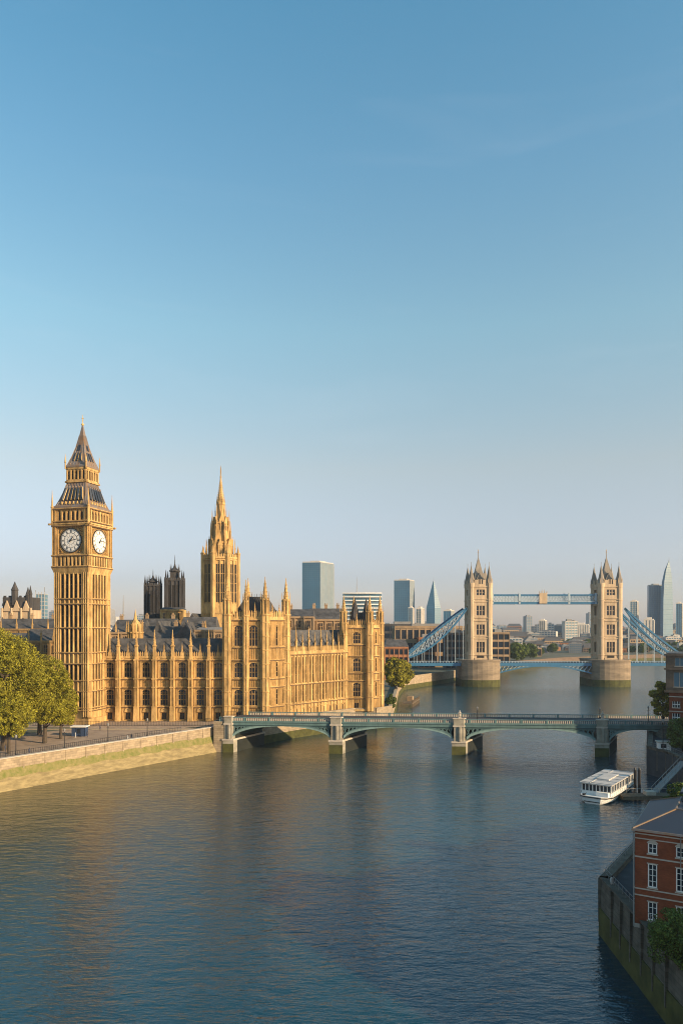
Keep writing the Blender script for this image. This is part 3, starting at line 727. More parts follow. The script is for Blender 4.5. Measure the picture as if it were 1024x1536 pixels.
p2 = MB(); p2.lathe(0, 0, [(.2, 89.5), (.2, 91.5), (.3, 91.6), (.03, 94.5)], 8); p2 = p2.mesh('pinnacle', 'gold')
for a in range(4):
    v = Matrix.Rotation(a * math.pi / 2, 3, 'Z') @ Vector((HS - .05, -HS + .05, 0)); inst(p1, 'pinnacle', ct, v)
    v = Matrix.Rotation(a * math.pi / 2, 3, 'Z') @ Vector((3.85, -3.85, 0)); inst(p2, 'pinnacle', ct, v)

# ------------------------------------------------------------------ spire tower over the middle of the palace
st = thing('spire_tower', 'golden octagonal tower with tall windows and a needle spire behind the palace', 'tower', (PX(331, 300), 300, 0), R(8))
mb = MB(); RR = 7.6
mb.lathe(0, 0, [(RR, GZ), (RR, 65.3)], 8)
for i in range(8):
    a = math.pi / 8 + i * math.pi / 4; x, y = RR * math.cos(a), RR * math.sin(a)
    mb.lathe(x, y, [(.95, GZ), (.95, 67), (1.1, 67.1), (1.1, 67.5), (.6, 67.7), (.05, 70.5)], 6)
for i in range(8):
    mb.T = Matrix.Rotation(i * math.pi / 4, 4, 'Z'); q = RR * math.cos(math.pi / 8)
    for z in (43.2, 64.6, 52.6): mb.box(-2.9, 2.9, -q - .4, -q + .2, z - .25, z + .25) if z != 52.6 else None
    for x in (-2.3, -1.9, 0, 1.9, 2.3): mb.box(x - .18, x + .18, -q - .4, -q + .2, 43.4, 64.6)
    mb.box(-2.9, 2.9, -q - .3, -q + .2, 43.5, 47)
    crenel(mb, -2.9, 2.9, -q - .35, -q, 65.1, 1.5, .9)
mb.T = None
drum = mb.build('drum', 'gold', st)
me = MB(); me.box(-.75, .75, -.08, 0, 0, 15.2, 0); me.box(-.1, .1, -.2, -.08, 0, 15.2, 1)
for z in (3.8, 7.6, 11.4): me.box(-.75, .75, -.16, -.08, z - .12, z + .12, 1)
me = me.mesh('window', ['dark', 'goldd'])
for i in range(8):
    if i in (3, 4, 5): continue
    q = RR * math.cos(math.pi / 8)
    for x in (-.95, .95): inst(me, 'window', drum, Matrix.Rotation(i * math.pi / 4, 3, 'Z') @ Vector((x, -q - .02, 47.6)), i * math.pi / 4)
def ringp(mb, r, n, z0, z1, tip, w_, off=0):
    for i in range(n):
        a = off + 2 * math.pi * i / n; mb.lathe(r * math.cos(a), r * math.sin(a), [(w_, z0), (w_, z1), (w_ * 1.25, z1 + .1), (w_ * .8, z1 + .4), (.03, tip)], 4)
mb = MB(); mb.lathe(0, 0, [(5.6, 65), (4.6, 69), (4.3, 71.5), (4.6, 71.6), (4.6, 72.2)], 8)
ringp(mb, 6.2, 8, 65, 69.5, 73.6, .42, math.pi / 8); ringp(mb, 4.9, 16, 65, 70.5, 74.8, .28)
for i in range(8):
    mb.T = Matrix.Rotation(i * math.pi / 4, 4, 'Z'); mb.box(-.9, .9, -5.0, -4, 66, 70.5); mb.prism([(-1.1, 70.5), (1.1, 70.5), (0, 73.5)], -5.1, -3.8)
mb.T = None; mb.build('octagon_stage', 'gold', st)
mb = MB(); mb.lathe(0, 0, [(3.9, 71.0), (3.0, 79.6), (3.2, 79.7), (3.2, 80.2)], 8); ringp(mb, 4.3, 8, 71.0, 76.5, 80.5, .35, math.pi / 8); ringp(mb, 3.7, 8, 71.8, 80.5, 85.5, .42, math.pi / 8); ringp(mb, 2.9, 8, 71.8, 79.5, 83, .3)
for i in range(8):
    mb.T = Matrix.Rotation(i * math.pi / 4, 4, 'Z'); mb.prism([(-.9, 79.6), (.9, 79.6), (0, 82.6)], -3.1, -2.2)
mb.T = None
ls = mb.build('lantern_stage', 'gold', st)
me = MB(); me.box(-.45, .45, -.06, 0, 0, 5.6); me = me.mesh('window', 'dark')
for i in (0, 1, 2, 6, 7): inst(me, 'window', ls, Matrix.Rotation(i * math.pi / 4, 3, 'Z') @ Vector((0, -2.98, 73)), i * math.pi / 4)
mb = MB(); mb.lathe(0, 0, [(2.3, 80), (2.0, 84), (1.75, 87.5), (1.95, 87.6), (1.95, 88.0), (1.3, 90.2), (.72, 93.8), (.3, 98.6), (.42, 98.8), (.42, 99.2), (.15, 99.5), (.3, 101), (.05, 103.6)], 8)
ringp(mb, 2.2, 8, 80, 84.6, 88, .25); ringp(mb, 1.6, 8, 87, 88.5, 91.0, .16)
for k in range(9):
    z = 88.5 + k; rr_ = 1.9 - (z - 88) * .165
    for i in range(8):
        a = math.pi / 8 + i * math.pi / 4; mb.box(rr_ * math.cos(a) - .12, rr_ * math.cos(a) + .12, rr_ * math.sin(a) - .12, rr_ * math.sin(a) + .12, z, z + .35)
mb.build('spire', 'gold', st)

# sooty twin towers
def soot_tower(xc, wpx, ytop, ycup, ytip, label, Y=330):
    s_ = Y / F; hw_ = wpx * s_ / 2; z1 = PZ(ytop, Y); zc = PZ(ycup, Y); zt_ = PZ(ytip, Y)
    o = thing('gothic_tower', label, 'tower', (PX(xc, Y), Y + hw_, 0), R(6))
    mb = MB(); mb.box(-hw_ * .88, hw_ * .88, -hw_ * .88, hw_ * .88, GZ, z1)
    def f(m_):
        for sx in (-1, 1): m_.box(sx * hw_ * .8 - hw_ * .2, sx * hw_ * .8 + hw_ * .2, -hw_, -hw_ * .7, GZ, z1)
        for x in (-.25, .25): m_.box(hw_ * x - .2, hw_ * x + .2, -hw_ * .97, -hw_ * .8, GZ, z1)
        crenel(m_, -hw_, hw_, -hw_, -hw_ + .4, z1, 1.1, .9)
        for sx in (-1, 1):
            m_.lathe(sx * hw_ * .85, -hw_ * .85, [(.55, z1), (.5, z1 + 1.8), (.03, z1 + 5.0)], 4)
    four(mb, f); body = mb.build('shaft', 'sooty', o)
    me = MB(); me.box(-hw_ * .15, hw_ * .15, -.06, 0, 0, (z1 - 46)); me = me.mesh('window', 'dark')
    for x in (-.45, 0, .45): inst(me, 'window', body, (hw_ * x, -hw_ * .885, 44))
    mb = MB(); hc = hw_ * .42; mb.box(-hc, hc, -hc, hc, z1, zc - 2)
    mb.lathe(0, 0, [(hc * 1.5, zc - 2), (hc * 1.5, zc - 1.5), (hc * .9, zc - 1), (hc * .4, zc), (.2, zc + (zt_ - zc) * .3), (.04, zt_)], 8)
    for a in range(4): mb.lathe(hc * (1 if a % 2 else -1), hc * (1 if a > 1 else -1), [(.3, z1), (.3, zc - 1), (.03, zc + 1.5)], 4)
    mb.build('cupola', 'sooty', o); return o
soot_tower(226.5, 24, 879, 866, 853, 'shorter sooty black Gothic tower with a small cupola')
soot_tower(259, 28, 871, 850, 831, 'taller sooty black Gothic tower with pointed cupola on a tan base')
hall('tower_base_block', 'square tan stone block below the taller sooty tower', PX(241, 322), PX(275, 322), 322, 6, PZ(915, 322), PZ(911, 322), 'gold', 'slate', cat='stone block')
# small gothic hall at the picture's far side, above the trees
g = thing('turreted_hall', 'pale stone hall with pointed gables and dark spires above the trees', 'hall', (PX(25, 300), 300, 0))
mb = MB(); Wg = 5.9; zb = PZ(940, 300); mb.box(-Wg, Wg, 0, 10, GZ, PZ(915, 300)); 
for i in range(3):
    x = -Wg + 2 * Wg * (i + .5) / 3; mb.prism([(x - 1.6, PZ(917, 300)), (x + 1.6, PZ(917, 300)), (x, PZ(901, 300))], -.5, 3)
for i in range(4): mb.lathe(-Wg + 2 * Wg * i / 3, -.3, [(.45, GZ), (.45, PZ(912, 300))], 8)
mb.build('wall', 'pale', g)
mb = MB(); mb.box(-Wg, Wg, .4, 9, PZ(915.2, 300), PZ(896, 300))
for x, yt, r_ in ((-5.4, 895, .9), (-3.9, 896, .8), (-1.2, 872, 1.3), (1.2, 893, .6), (4.2, 880, .9), (5.2, 878, .7)):
    mb.lathe(x, 1, [(r_, PZ(908, 300)), (r_, PZ(yt + 14, 300)), (r_ * 1.15, PZ(yt + 13, 300)), (r_ * .5, PZ(yt + 6, 300)), (.05, PZ(yt, 300))], 8)
for i in range(6): mb.box(-Wg + 2.1 * i, -Wg + 2.1 * i + 1.1, 1, 1.4, PZ(896, 300), PZ(893.5, 300))
mb.build('roof', 'sooty', g)
hall('terrace_house', 'long dark roofed terrace between the trees and the clock tower', PX(-10, 290), PX(84, 290), 290, 14, PZ(944, 290), PZ(928, 290), 'goldd', 'slate', cat='terrace', pins=4, chim=3)
hall('terrace_house', 'grey roofed house tucked between the tree tops and the clock tower shaft', PX(34, 262), PX(90, 262), 262, 12, PZ(962, 262), PZ(944, 262), 'goldd', 'slate', cat='house', pins=3)
hall('terrace_house', 'big slate roof just beside the tree tops at the picture edge', PX(-40, 270), PX(36, 270), 270, 12, PZ(965, 270), PZ(950, 270), 'goldd', 'slate', cat='house', pins=2)

# ------------------------------------------------------------------ the near arched bridge (skewed)
BA = R(-4.0); SK = math.tan(R(24))
near = thing('arched_bridge', 'grey green iron arched road bridge with stone piers beside the palace', 'bridge', (-36, 222.5, 0), BA)
PW = 4.4
def bx(px): # position along the bridge of a photo x on its near face
    # solve (-36 + s cos) / (222.5 + s sin) = (px-512)/F
    k = (px - 512) / F; return (k * 222.5 + 36) / (math.cos(BA) - k * math.sin(BA))
piers = [bx(505), bx(689), bx(903)]
xe = bx(996)
segs = [(bx(349), piers[0] - 2), (piers[0] + 2, piers[1] - 2), (piers[1] + 2, piers[2] - 2), (piers[2] + 2, xe + 2)]
DW = 14.0
def skbox(m_, x0, x1, y0, y1, z0, z1, mi=0):
    s0, s1 = y0 * SK, y1 * SK
    v = [(x0 + s0, y0, z0), (x1 + s0, y0, z0), (x1 + s1, y1, z0), (x0 + s1, y1, z0), (x0 + s0, y0, z1), (x1 + s0, y0, z1), (x1 + s1, y1, z1), (x0 + s1, y1, z1)]
    m_.add(v, [(0, 3, 2, 1), (4, 5, 6, 7), (0, 1, 5, 4), (1, 2, 6, 5), (2, 3, 7, 6), (3, 0, 4, 7)], mi)
ZD = 9.6
mb = MB(); skbox(mb, -3, xe + 14, .4, DW - .4, 8.7, ZD, 0); mb.build('deck', 'asph', near)
for k in range(2):
    mb = MB(); ys = (-.1, .5) if k == 0 else (DW - .5, DW + .1)
    skbox(mb, -1, xe + 14, ys[0] - .25, ys[1], 9.05, 9.35, 0); skbox(mb, -1, xe + 14, ys[0], ys[1], 8.3, 9.05, 0); skbox(mb, -1, xe + 14, ys[0] - .15, ys[1], 8.1, 8.3, 1)
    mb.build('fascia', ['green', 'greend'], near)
    mb = MB(); yb = -.1 if k == 0 else DW - .3
    skbox(mb, -1, xe + 14, yb, yb + .35, 9.36, 9.55, 0); skbox(mb, -1, xe + 14, yb - .05, yb + .4, 10.42, 10.6, 0)
    x = -1
    while x < xe + 14: skbox(mb, x, x + .22, yb + .08, yb + .26, 9.55, 10.42, 1); x += .55
    x = -1
    while x < xe + 14: skbox(mb, x, x + .45, yb - .02, yb + .37, 9.5, 10.68, 0); x += 7.5
    mb.build('parapet', ['green', 'trim'], near)
def archz(u, zs, zc): return zs + (zc - zs) * math.sqrt(max(0, 1 - (2 * u - 1) ** 2 * .985)) 
for i, (xa, xb) in enumerate(segs):
    if i == 3: xb2 = xb
    n = 28; zs, zc = 4.0, 7.95
    for k, y in enumerate((0, DW - .5)):
        rib = MB()
        for j in range(n):
            u0, u1 = j / n, (j + 1) / n
            z0_, z1_ = archz(u0, zs, zc), archz(u1, zs, zc)
            X0, X1 = xa + (xb - xa) * u0, xa + (xb - xa) * u1; sh = y * SK
            t0 = .55 + .35 * abs(2 * u0 - 1); t1 = .55 + .35 * abs(2 * u1 - 1)
            rib.prism([(X0 + sh, z0_), (X1 + sh, z1_), (X1 + sh, min(8.2, z1_ + t1)), (X0 + sh, min(8.2, z0_ + t0))], y - .12, y + .4, 0)
            rib.prism([(X0 + sh, z0_ + t0 * .8), (X1 + sh, z1_ + t1 * .8), (X1 + sh, min(8.2, z1_ + t1 * 1.1)), (X0 + sh, min(8.2, z0_ + t0 * 1.1))], y - .22, y, 1)
        o = rib.build('arch_rib', ['greenl', 'green'], near)
        sp = MB(); sh = y * SK
        for j in range(n):
            u0 = (j + .5) / n; z0_ = archz(u0, zs, zc) + .7
            if z0_ < 8.0:
                X0 = xa + (xb - xa) * u0; sp.box(X0 + sh - .1, X0 + sh + .1, y, y + .2, z0_, 8.2)
                sp.beam((X0 + sh - .9, y + .1, 8.1), (X0 + sh + .3, y + .1, z0_ + .1), .16); sp.beam((X0 + sh + .6, y + .1, 8.1), (X0 + sh - .5, y + .1, z0_ + .1), .16)
        for s_ in (0, 1):
            u0, u1 = (.0, .19) if s_ == 0 else (.81, 1.0)
            a = xa + (xb - xa) * u0 + sh; c = xa + (xb - xa) * u1 + sh
            sp.box(a, c, y + .22, y + .3, 7.6, 8.2) ; sp.box(a, c, y - .02, y + .2, 7.85, 8.1)
        sp.build('spandrel_tracery', ['green'], near)
    # soffit
    sf = MB()
    for j in range(n):
        u0, u1 = j / n, (j + 1) / n
        z0_, z1_ = archz(u0, zs, zc) + .25, archz(u1, zs, zc) + .25; X0, X1 = xa + (xb - xa) * u0, xa + (xb - xa) * u1
        y0_, y1_ = .42, DW - .55
        sf.add([(X0 + y0_ * SK, y0_, z0_), (X1 + y0_ * SK, y0_, z1_), (X1 + y1_ * SK, y1_, z1_), (X0 + y1_ * SK, y1_, z0_),
                (X0 + y0_ * SK, y0_, z0_ + .3), (X1 + y0_ * SK, y0_, z1_ + .3), (X1 + y1_ * SK, y1_, z1_ + .3), (X0 + y1_ * SK, y1_, z0_ + .3)], [(0, 3, 2, 1), (4, 5, 6, 7)])
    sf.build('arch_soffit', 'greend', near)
for x in [bx(344)] + piers:
    mb = MB(); a = 1.7 if x != piers[0] * 0 + bx(344) else 1.3
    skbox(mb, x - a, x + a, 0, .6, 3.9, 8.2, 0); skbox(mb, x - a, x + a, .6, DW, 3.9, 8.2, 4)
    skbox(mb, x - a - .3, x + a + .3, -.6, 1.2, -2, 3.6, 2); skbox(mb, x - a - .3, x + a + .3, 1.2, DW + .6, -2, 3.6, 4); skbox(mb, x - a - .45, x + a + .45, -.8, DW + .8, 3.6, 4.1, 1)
    skbox(mb, x - a - .34, x + a + .34, -.66, -.6, -1, 2.6, 3)
    skbox(mb, x - a * .85, x + a * .85, -.55, 0.1, 4.1, 8.4, 0); skbox(mb, x - a, x + a, -.8, .3, 8.4, 8.8, 1); skbox(mb, x - a * .9, x + a * .9, -.7, .3, 8.8, 10.7, 0); skbox(mb, x - a * 1.05, x + a * 1.05, -.85, .4, 10.7, 11.0, 1)
    mb.lathe(x, -.6, [(.5, 4.2), (.5, 8.4)], 8, m=0)
    mb.build('pier', ['pier', 'trim', 'pier', 'algae', 'piershade'], near)
near['label'] = near['label']
# abutments
mb = MB(); skbox(mb, -2.5, bx(341), -.4, DW, -2, 9.3, 0); mb.build('abutment', 'wall', near)
mb = MB(); mb.T = None
xr = xe + 1
mb.add([(xr - 5.5, -9, -1), (xr + 12, -9, -1), (xr + 12, 14, -1), (xr - 1, 14, -1), (xr - 5.5, -9, 5.2), (xr + 12, -9, 5.2), (xr + 12, 0, 9.3), (xr - 1, 0, 9.3), (xr - 1, 14, 9.3), (xr + 12, 14, 9.3), (xr - 5.5, 0, 5.2)],
       [(0, 1, 5, 4), (4, 5, 6, 7), (0, 4, 7, 8, 3), (7, 6, 9, 8), (1, 2, 9, 6, 5), (2, 3, 8, 9)])
mb.build('abutment', 'qwall', near)
# figures and lamps on the bridge
def lamp(name, label, loc, h=4.2, group=None):
    o = thing(name, label, 'street lamp', loc, 0, group)
    mb = MB(); mb.lathe(0, 0, [(.28, 0), (.28, .4), (.12, .6), (.08, h - .7), (.14, h - .6)], 8); mb.box(-.4, .4, -.04, .04, h - 1.0, h - .92); mb.build('post', 'black', o)
    mb = MB(); mb.lathe(0, 0, [(.1, h - .6), (.27, h - .1), (.3, h), (.05, h + .35)], 6); mb.build('lantern', 'concd', o)
    return o
def statue(label, s):
    v = near.matrix_basis @ Vector((s, 0, 11.0)) if False else (Matrix.Translation((-36, 222.5, 0)) @ Matrix.Rotation(BA, 4, 'Z')) @ Vector((s, -.2, 11.0))
    o = thing('statue', label, 'statue', v, 0, None)
    mb = MB(); mb.box(-.4, .4, -.4, .4, 0, .35); mb.build('plinth', 'trim', o)
    mb = MB(); mb.lathe(0, 0, [(.42, .35), (.46, .7), (.36, 1.1), (.3, 1.35), (.4, 1.6), (.22, 1.85), (.12, 1.92), (.17, 2.05), (.17, 2.2), (.05, 2.35)], 10, sx=1, sy=.75)
    mb.beam((-.35, 0, 1.65), (-.42, -.2, 1.1), .2, w2=.13); mb.beam((.35, 0, 1.65), (.3, -.3, 1.25), .2, w2=.13); mb.beam((.15, .1, 1.5), (.5, .5, .9), .35, w2=.1)
    mb.build('figure', 'trim', o, smooth=True)
statue('pale stone figure standing on the middle pier of the green bridge', piers[1])
statue('pale stone figure on the bridge pier nearest the white boat', piers[2])
TB = Matrix.Translation((-36, 222.5, 0)) @ Matrix.Rotation(BA, 4, 'Z')
lamp('street_lamp', 'black lamp just past the middle pier figure on the green bridge', TB @ Vector((bx(716), .6, ZD)), 4.4)
lamp('street_lamp', 'short black lamp on the far parapet past the bridge statue near the boat', TB @ Vector((bx(918), DW - 1, ZD)), 3.0)
lamp('street_lamp', 'black lamp at the brick house end of the green bridge', TB @ Vector((bx(979), 4, ZD)), 4.6)

# street furniture by the clock tower
def along(s, off, z=GZ + .15):
    v = (Matrix.Translation((E0.x, E0.y, 0)) @ Matrix.Rotation(aE, 4, 'Z')) @ Vector((s, off, z)); return v
lpost = lamp('street_lamp', 'black lamp post on the embankment footway, the one nearest the trees', along(95, 6.4), 5.0, 'lamp posts along the embankment footway')
K = kids_of(lpost)
for s, lb in ((108, 'second lamp post from the trees on the embankment footway'), (121, 'third lamp post from the trees, in front of the clock tower foot'), (134, 'fourth lamp post from the trees, before the palace wall'), (147, 'fifth lamp post, closest to the bridge end of the embankment')):
    tree_copy(lpost, K, along(s, 6.4), 0, lb)
# railing at the palace forecourt and posts
def railing(name, label, p, q, h=1.3, step=.5, m='black'):
    p, q = Vector(p), Vector(q); d = q - p; n = int(d.length / step)
    o = thing(name, label, 'railing', p, 0); mb = MB()
    mb.beam((0, 0, h), d + Vector((0, 0, h)), .08); mb.beam((0, 0, .2), d + Vector((0, 0, .2)), .06); mb.build('rail', m, o)
    mb = MB()
    for i in range(n + 1): v = d * (i / n); mb.beam(v, v + Vector((0, 0, h + .1)), .06)
    mb.build('baluster_panel', m, o); return o
railing('railing', 'thin black railing along the inner side of the embankment footway', along(80, 7.3), along(160, 7.3), 1.2, .6)
railing('railing', 'black railing in front of the palace front range', (-98, 232.5, GZ), (-41, 232.5, GZ), 1.5, .5)
railing('railing', 'iron railing along the far side roadway by the bridge end', (-39, 238.5, ZD - .6), (-25, 238.0, ZD + .0), 1.2, .4)
k = thing('kiosk', 'small dark blue kiosk with a flat pale roof under the clock tower', 'kiosk', (PX(120, 212), 212, GZ))
mb = MB(); mb.box(-1.9, 1.9, -1.2, 1.2, 0, 2.7); 
for x in (-1.9, -.6, .7, 1.9): mb.box(x - .08, x + .08, -1.3, -1.2, 0, 2.7)
mb.build('cabin', mat('kiosk_blue', (.03, .05, .10), .6), k)
mb = MB(); mb.box(-2.3, 2.3, -1.7, 1.5, 2.7, 2.95); mb.build('canopy', 'white', k)
mb = MB(); mb.box(-.5, .6, -1.28, -1.22, .9, 2.2); mb.build('hatch', 'glass', k)

def person(label, loc, h=1.72, rz=0, cl='cloth', stride=.12):
    s = h / 1.72
    V = [(0, 0, .95), (0, 0, 1.18), (0, 0, 1.42), (0, 0, 1.52), (0, -.01, 1.62), (0, 0, 1.70)]
    rad = [.15, .13, .15, .055, .095, .07]
    E = [(0, 1), (1, 2), (2, 3), (3, 4), (4, 5)]
    for sx in (-1, 1):
        k0 = len(V); V += [(sx * .09, 0, .9), (sx * .1, -sx * stride * .4 - .02, .5), (sx * .1, sx * stride, .08), (sx * .1, sx * stride - .14, .04)]
        rad += [.1, .065, .045, .04]; E += [(0, k0), (k0, k0 + 1), (k0 + 1, k0 + 2), (k0 + 2, k0 + 3)]
        k1 = len(V); V += [(sx * .19, 0, 1.42), (sx * .25, .02, 1.14), (sx * .25, -.1, .9), (sx * .25, -.13, .8)]
        rad += [.06, .045, .035, .03]; E += [(2, k1), (k1, k1 + 1), (k1 + 1, k1 + 2), (k1 + 2, k1 + 3)]
    me = bpy.data.meshes.new('person'); me.from_pydata([tuple(c * s for c in v) for v in V], E, [])
    me.materials.append(M[cl]); me.materials.append(M['skin'])
    o = inst(me, 'person', None, loc, rz); tag(o, label, 'person')
    sk = o.modifiers.new('skin', 'SKIN'); ss = o.modifiers.new('sub', 'SUBSURF'); ss.levels = ss.render_levels = 1
    for i, r in enumerate(rad): me.skin_vertices[0].data[i].radius = (r * s, r * s)
    me.skin_vertices[0].data[0].use_root = True
    hb = MB(); hb.lathe(0, 0, [(.03, 1.55 * s), (.1 * s, 1.6 * s), (.115 * s, 1.68 * s), (.08 * s, 1.76 * s), (.02, 1.79 * s)], 8)
    hb.build('hair', 'black', o, smooth=True)
    return o
person('person in dark clothes walking past the kiosk', (PX(131, 209), 209, GZ + .02), 1.75, .6)
person('person in white top standing by the kiosk counter', (PX(113, 208), 208, GZ + .02), 1.7, 2.2, 'cloth2')
person('person in dark clothes standing under the tree by the embankment', (PX(8, 186), 186, GZ + .02), 1.75, 1.2)
person('person in dark coat walking alone on the footway by the second lamp post', along(111, 5.6), 1.75, .9)
person('person in white top looking over the parapet before the palace wall', along(139, 4.6), 1.7, 2.6, 'cloth2')
person('person in dark clothes at the parapet beside the white topped person', along(140.4, 4.7), 1.78, 2.4)
person('person in dark clothes crossing the paving in front of the clock tower foot', (PX(150, 222), 222, GZ + .02), 1.75, 1.4)
person('person in pale clothes standing on the quay corner by the brick house', (33.0, 89.5, GZ + .05), 1.7, .4, 'cloth2')

# ------------------------------------------------------------------ trees
def leaf_mesh(name, blobs, n, size, m, seed):
    rg = np.random.default_rng(seed)
    vol = np.array([b[3] * b[4] * b[5] for b in blobs]) ** (2 / 3); vol /= vol.sum()
    idx = rg.choice(len(blobs), n, p=vol); B = np.array(blobs)[idx]
    d = rg.normal(size=(n, 3)); d /= np.linalg.norm(d, axis=1)[:, None]
    rad = 1 - np.abs(rg.normal(size=n)) * .17; rad = np.clip(rad, .15, 1.08) + rg.normal(size=n) * .035
    # uneven surface: clumps of sprays
    c = B[:, :3] + d * rad[:, None] * B[:, 3:6]
    cl = np.round(c / 1.1); ph = np.sin(cl[:, 0] * 12.9898 + cl[:, 1] * 78.233 + cl[:, 2] * 37.719) * 43758.5; ph = ph - np.floor(ph)
    keep = ph > .30; c = c[keep] + (ph[keep][:, None] - .5) * d[keep] * .8; n = len(c)
    nr = rg.normal(size=(n, 3)) + np.array([0, 0, .5]) + d[keep] * .9; nr /= np.linalg.norm(nr, axis=1)[:, None]
    a = rg.normal(size=(n, 3)); a -= (a * nr).sum(1)[:, None] * nr; a /= np.linalg.norm(a, axis=1)[:, None]; bb = np.cross(nr, a)
    s = size * rg.uniform(.6, 1.3, n)[:, None]
    v = np.stack([c - a * s, c - bb * s * .55, c + a * s, c + bb * s * .55], 1).reshape(-1, 3)
    me = bpy.data.meshes.new(name); me.vertices.add(4 * n); me.vertices.foreach_set('co', v.astype(np.float32).ravel())
    me.loops.add(4 * n); me.loops.foreach_set('vertex_index', np.arange(4 * n, dtype=np.int32))
    me.polygons.add(n); me.polygons.foreach_set('loop_start', np.arange(0, 4 * n, 4, dtype=np.int32)); me.polygons.foreach_set('loop_total', np.full(n, 4, dtype=np.int32))
    me.materials.append(M[m]); me.update(calc_edges=True); return me
def tree(label, loc, h, rad, m='leaf', n=26000, size=.26, seed=1, trunk=.25, group=None, nb=26, name='broadleaf_tree'):
    rg = random.Random(seed)
    o = thing(name, label, 'tree', loc, 0, group)
    z0 = h * trunk; hc = (h - z0); blobs = [(0, 0, z0 + hc * .5, rad * .62, rad * .62, hc * .38)]
    for i in range(nb):
        t_ = (i + .5) / nb; z = z0 + hc * (.1 + .8 * t_); prof = math.sin(math.pi * (.12 + .76 * t_) ) ** .6 if t_ < .6 else math.cos((t_ - .6) / .4 * math.pi / 2 * .85)
        a = i * 2.399 + rg.uniform(-.4, .4); rr_ = rad * prof * rg.uniform(.5, .82)
        q = rad * rg.uniform(.24, .38); blobs.append((rr_ * math.cos(a), rr_ * math.sin(a), z, q, q, q * rg.uniform(.7, .95)))
    inst(leaf_mesh('crown', blobs, n, size, m, seed), 'crown', o)
    tb = MB(); tr = max(.12, h * .022); pts = [(0, 0, -.3), (rg.uniform(-.1, .1), 0, z0 * .6), (rg.uniform(-.2, .2), .1, z0 + hc * .3), (0, .2, z0 + hc * .75)]
    for i in range(3): tb.beam(pts[i], pts[i + 1], tr * 2 * (1 - .28 * i), n=8, w2=tr * 2 * (1 - .28 * (i + 1)))
    for b_ in blobs[1:]:
        zz = min(z0 + hc * .6, max(z0 * .8, b_[2] - rad * .5)); tb.beam((0, 0, zz), b_[:3], tr * .7, n=5, w2=tr * .2)
    tb.build('trunk', 'bark', o); return o
GT = None
tree('big yellow green tree at the picture edge beside the embankment', (-86.5, 188, GZ), 30.5, 10.5, n=90000, size=.19, seed=11, trunk=.2)
tree('broad yellow green tree in front of the clock tower foot', (-80.5, 199, GZ), 22.5, 8.0, n=70000, size=.19, seed=12, trunk=.22)
tree('tall tree crown behind the big tree at the picture edge', (-98, 206, GZ), 33.0, 10.5, n=60000, size=.2, seed=13, trunk=.2)
tree('small low tree with a thin dark trunk near the river wall', (-83.0, 183, GZ), 15.5, 5.6, n=44000, size=.18, seed=14, trunk=.3)
tree('rounded tree filling the gap between the large tree and the clock tower', (-88.0, 214, GZ), 24, 8.2, n=50000, size=.2, seed=15, trunk=.2)
tree('lower leafy tree reaching toward the kiosk', (-79.0, 206.5, GZ), 15.5, 5.4, n=34000, size=.18, seed=16, trunk=.25)
tree('dense green tree on the bank just beyond the far pavilion', (26.0, 352, GZ), 16.5, 5.8, 'leaf', n=15000, size=.4, seed=21, trunk=.1)
tree('second green tree on the bank before the tan bridge building', (31.5, 374, GZ), 14, 5.4, 'leaf', n=12000, size=.42, seed=22, trunk=.1)
tree('small shrub like tree at the water edge by the far pavilion', (19.0, 286, GZ - .5), 5.5, 2.2, 'leafd', n=4000, size=.3, seed=23, trunk=.05, nb=12)
tree('round tree behind the first tall bridge tower', (PX(775, 640), 640, GZ), 15, 9.5, 'leafd', n=9000, size=.7, seed=24, trunk=.1)
tree('tree beside the round tree behind the first tall bridge tower', (PX(795, 690), 690, GZ), 13, 8, 'leafd', n=7000, size=.7, seed=25, trunk=.1)
tree('tree at the bridge end beside the brown and red building', (PX(994, 214), 214, GZ), 16.0, 3.4, 'leaf', n=12000, size=.26, seed=26, trunk=.3)
tree('dark tree below the tall red building on the quay', (PX(1024, 186), 186, GZ - 1), 9.0, 4.4, 'leafd', n=26000, size=.22, seed=27, trunk=.2)
tree('dark bushy tree in front of the red brick house', (PX(1019, 69.5), 69.5, GZ), 5.2, 3.0, 'leafd', n=26000, size=.11, seed=28, trunk=.05)
tree('dark tree behind the slate roof of the red brick house', (PX(1024, 109), 109, GZ), 9.0, 3.0, 'leafd', n=16000, size=.2, seed=29, trunk=.2)

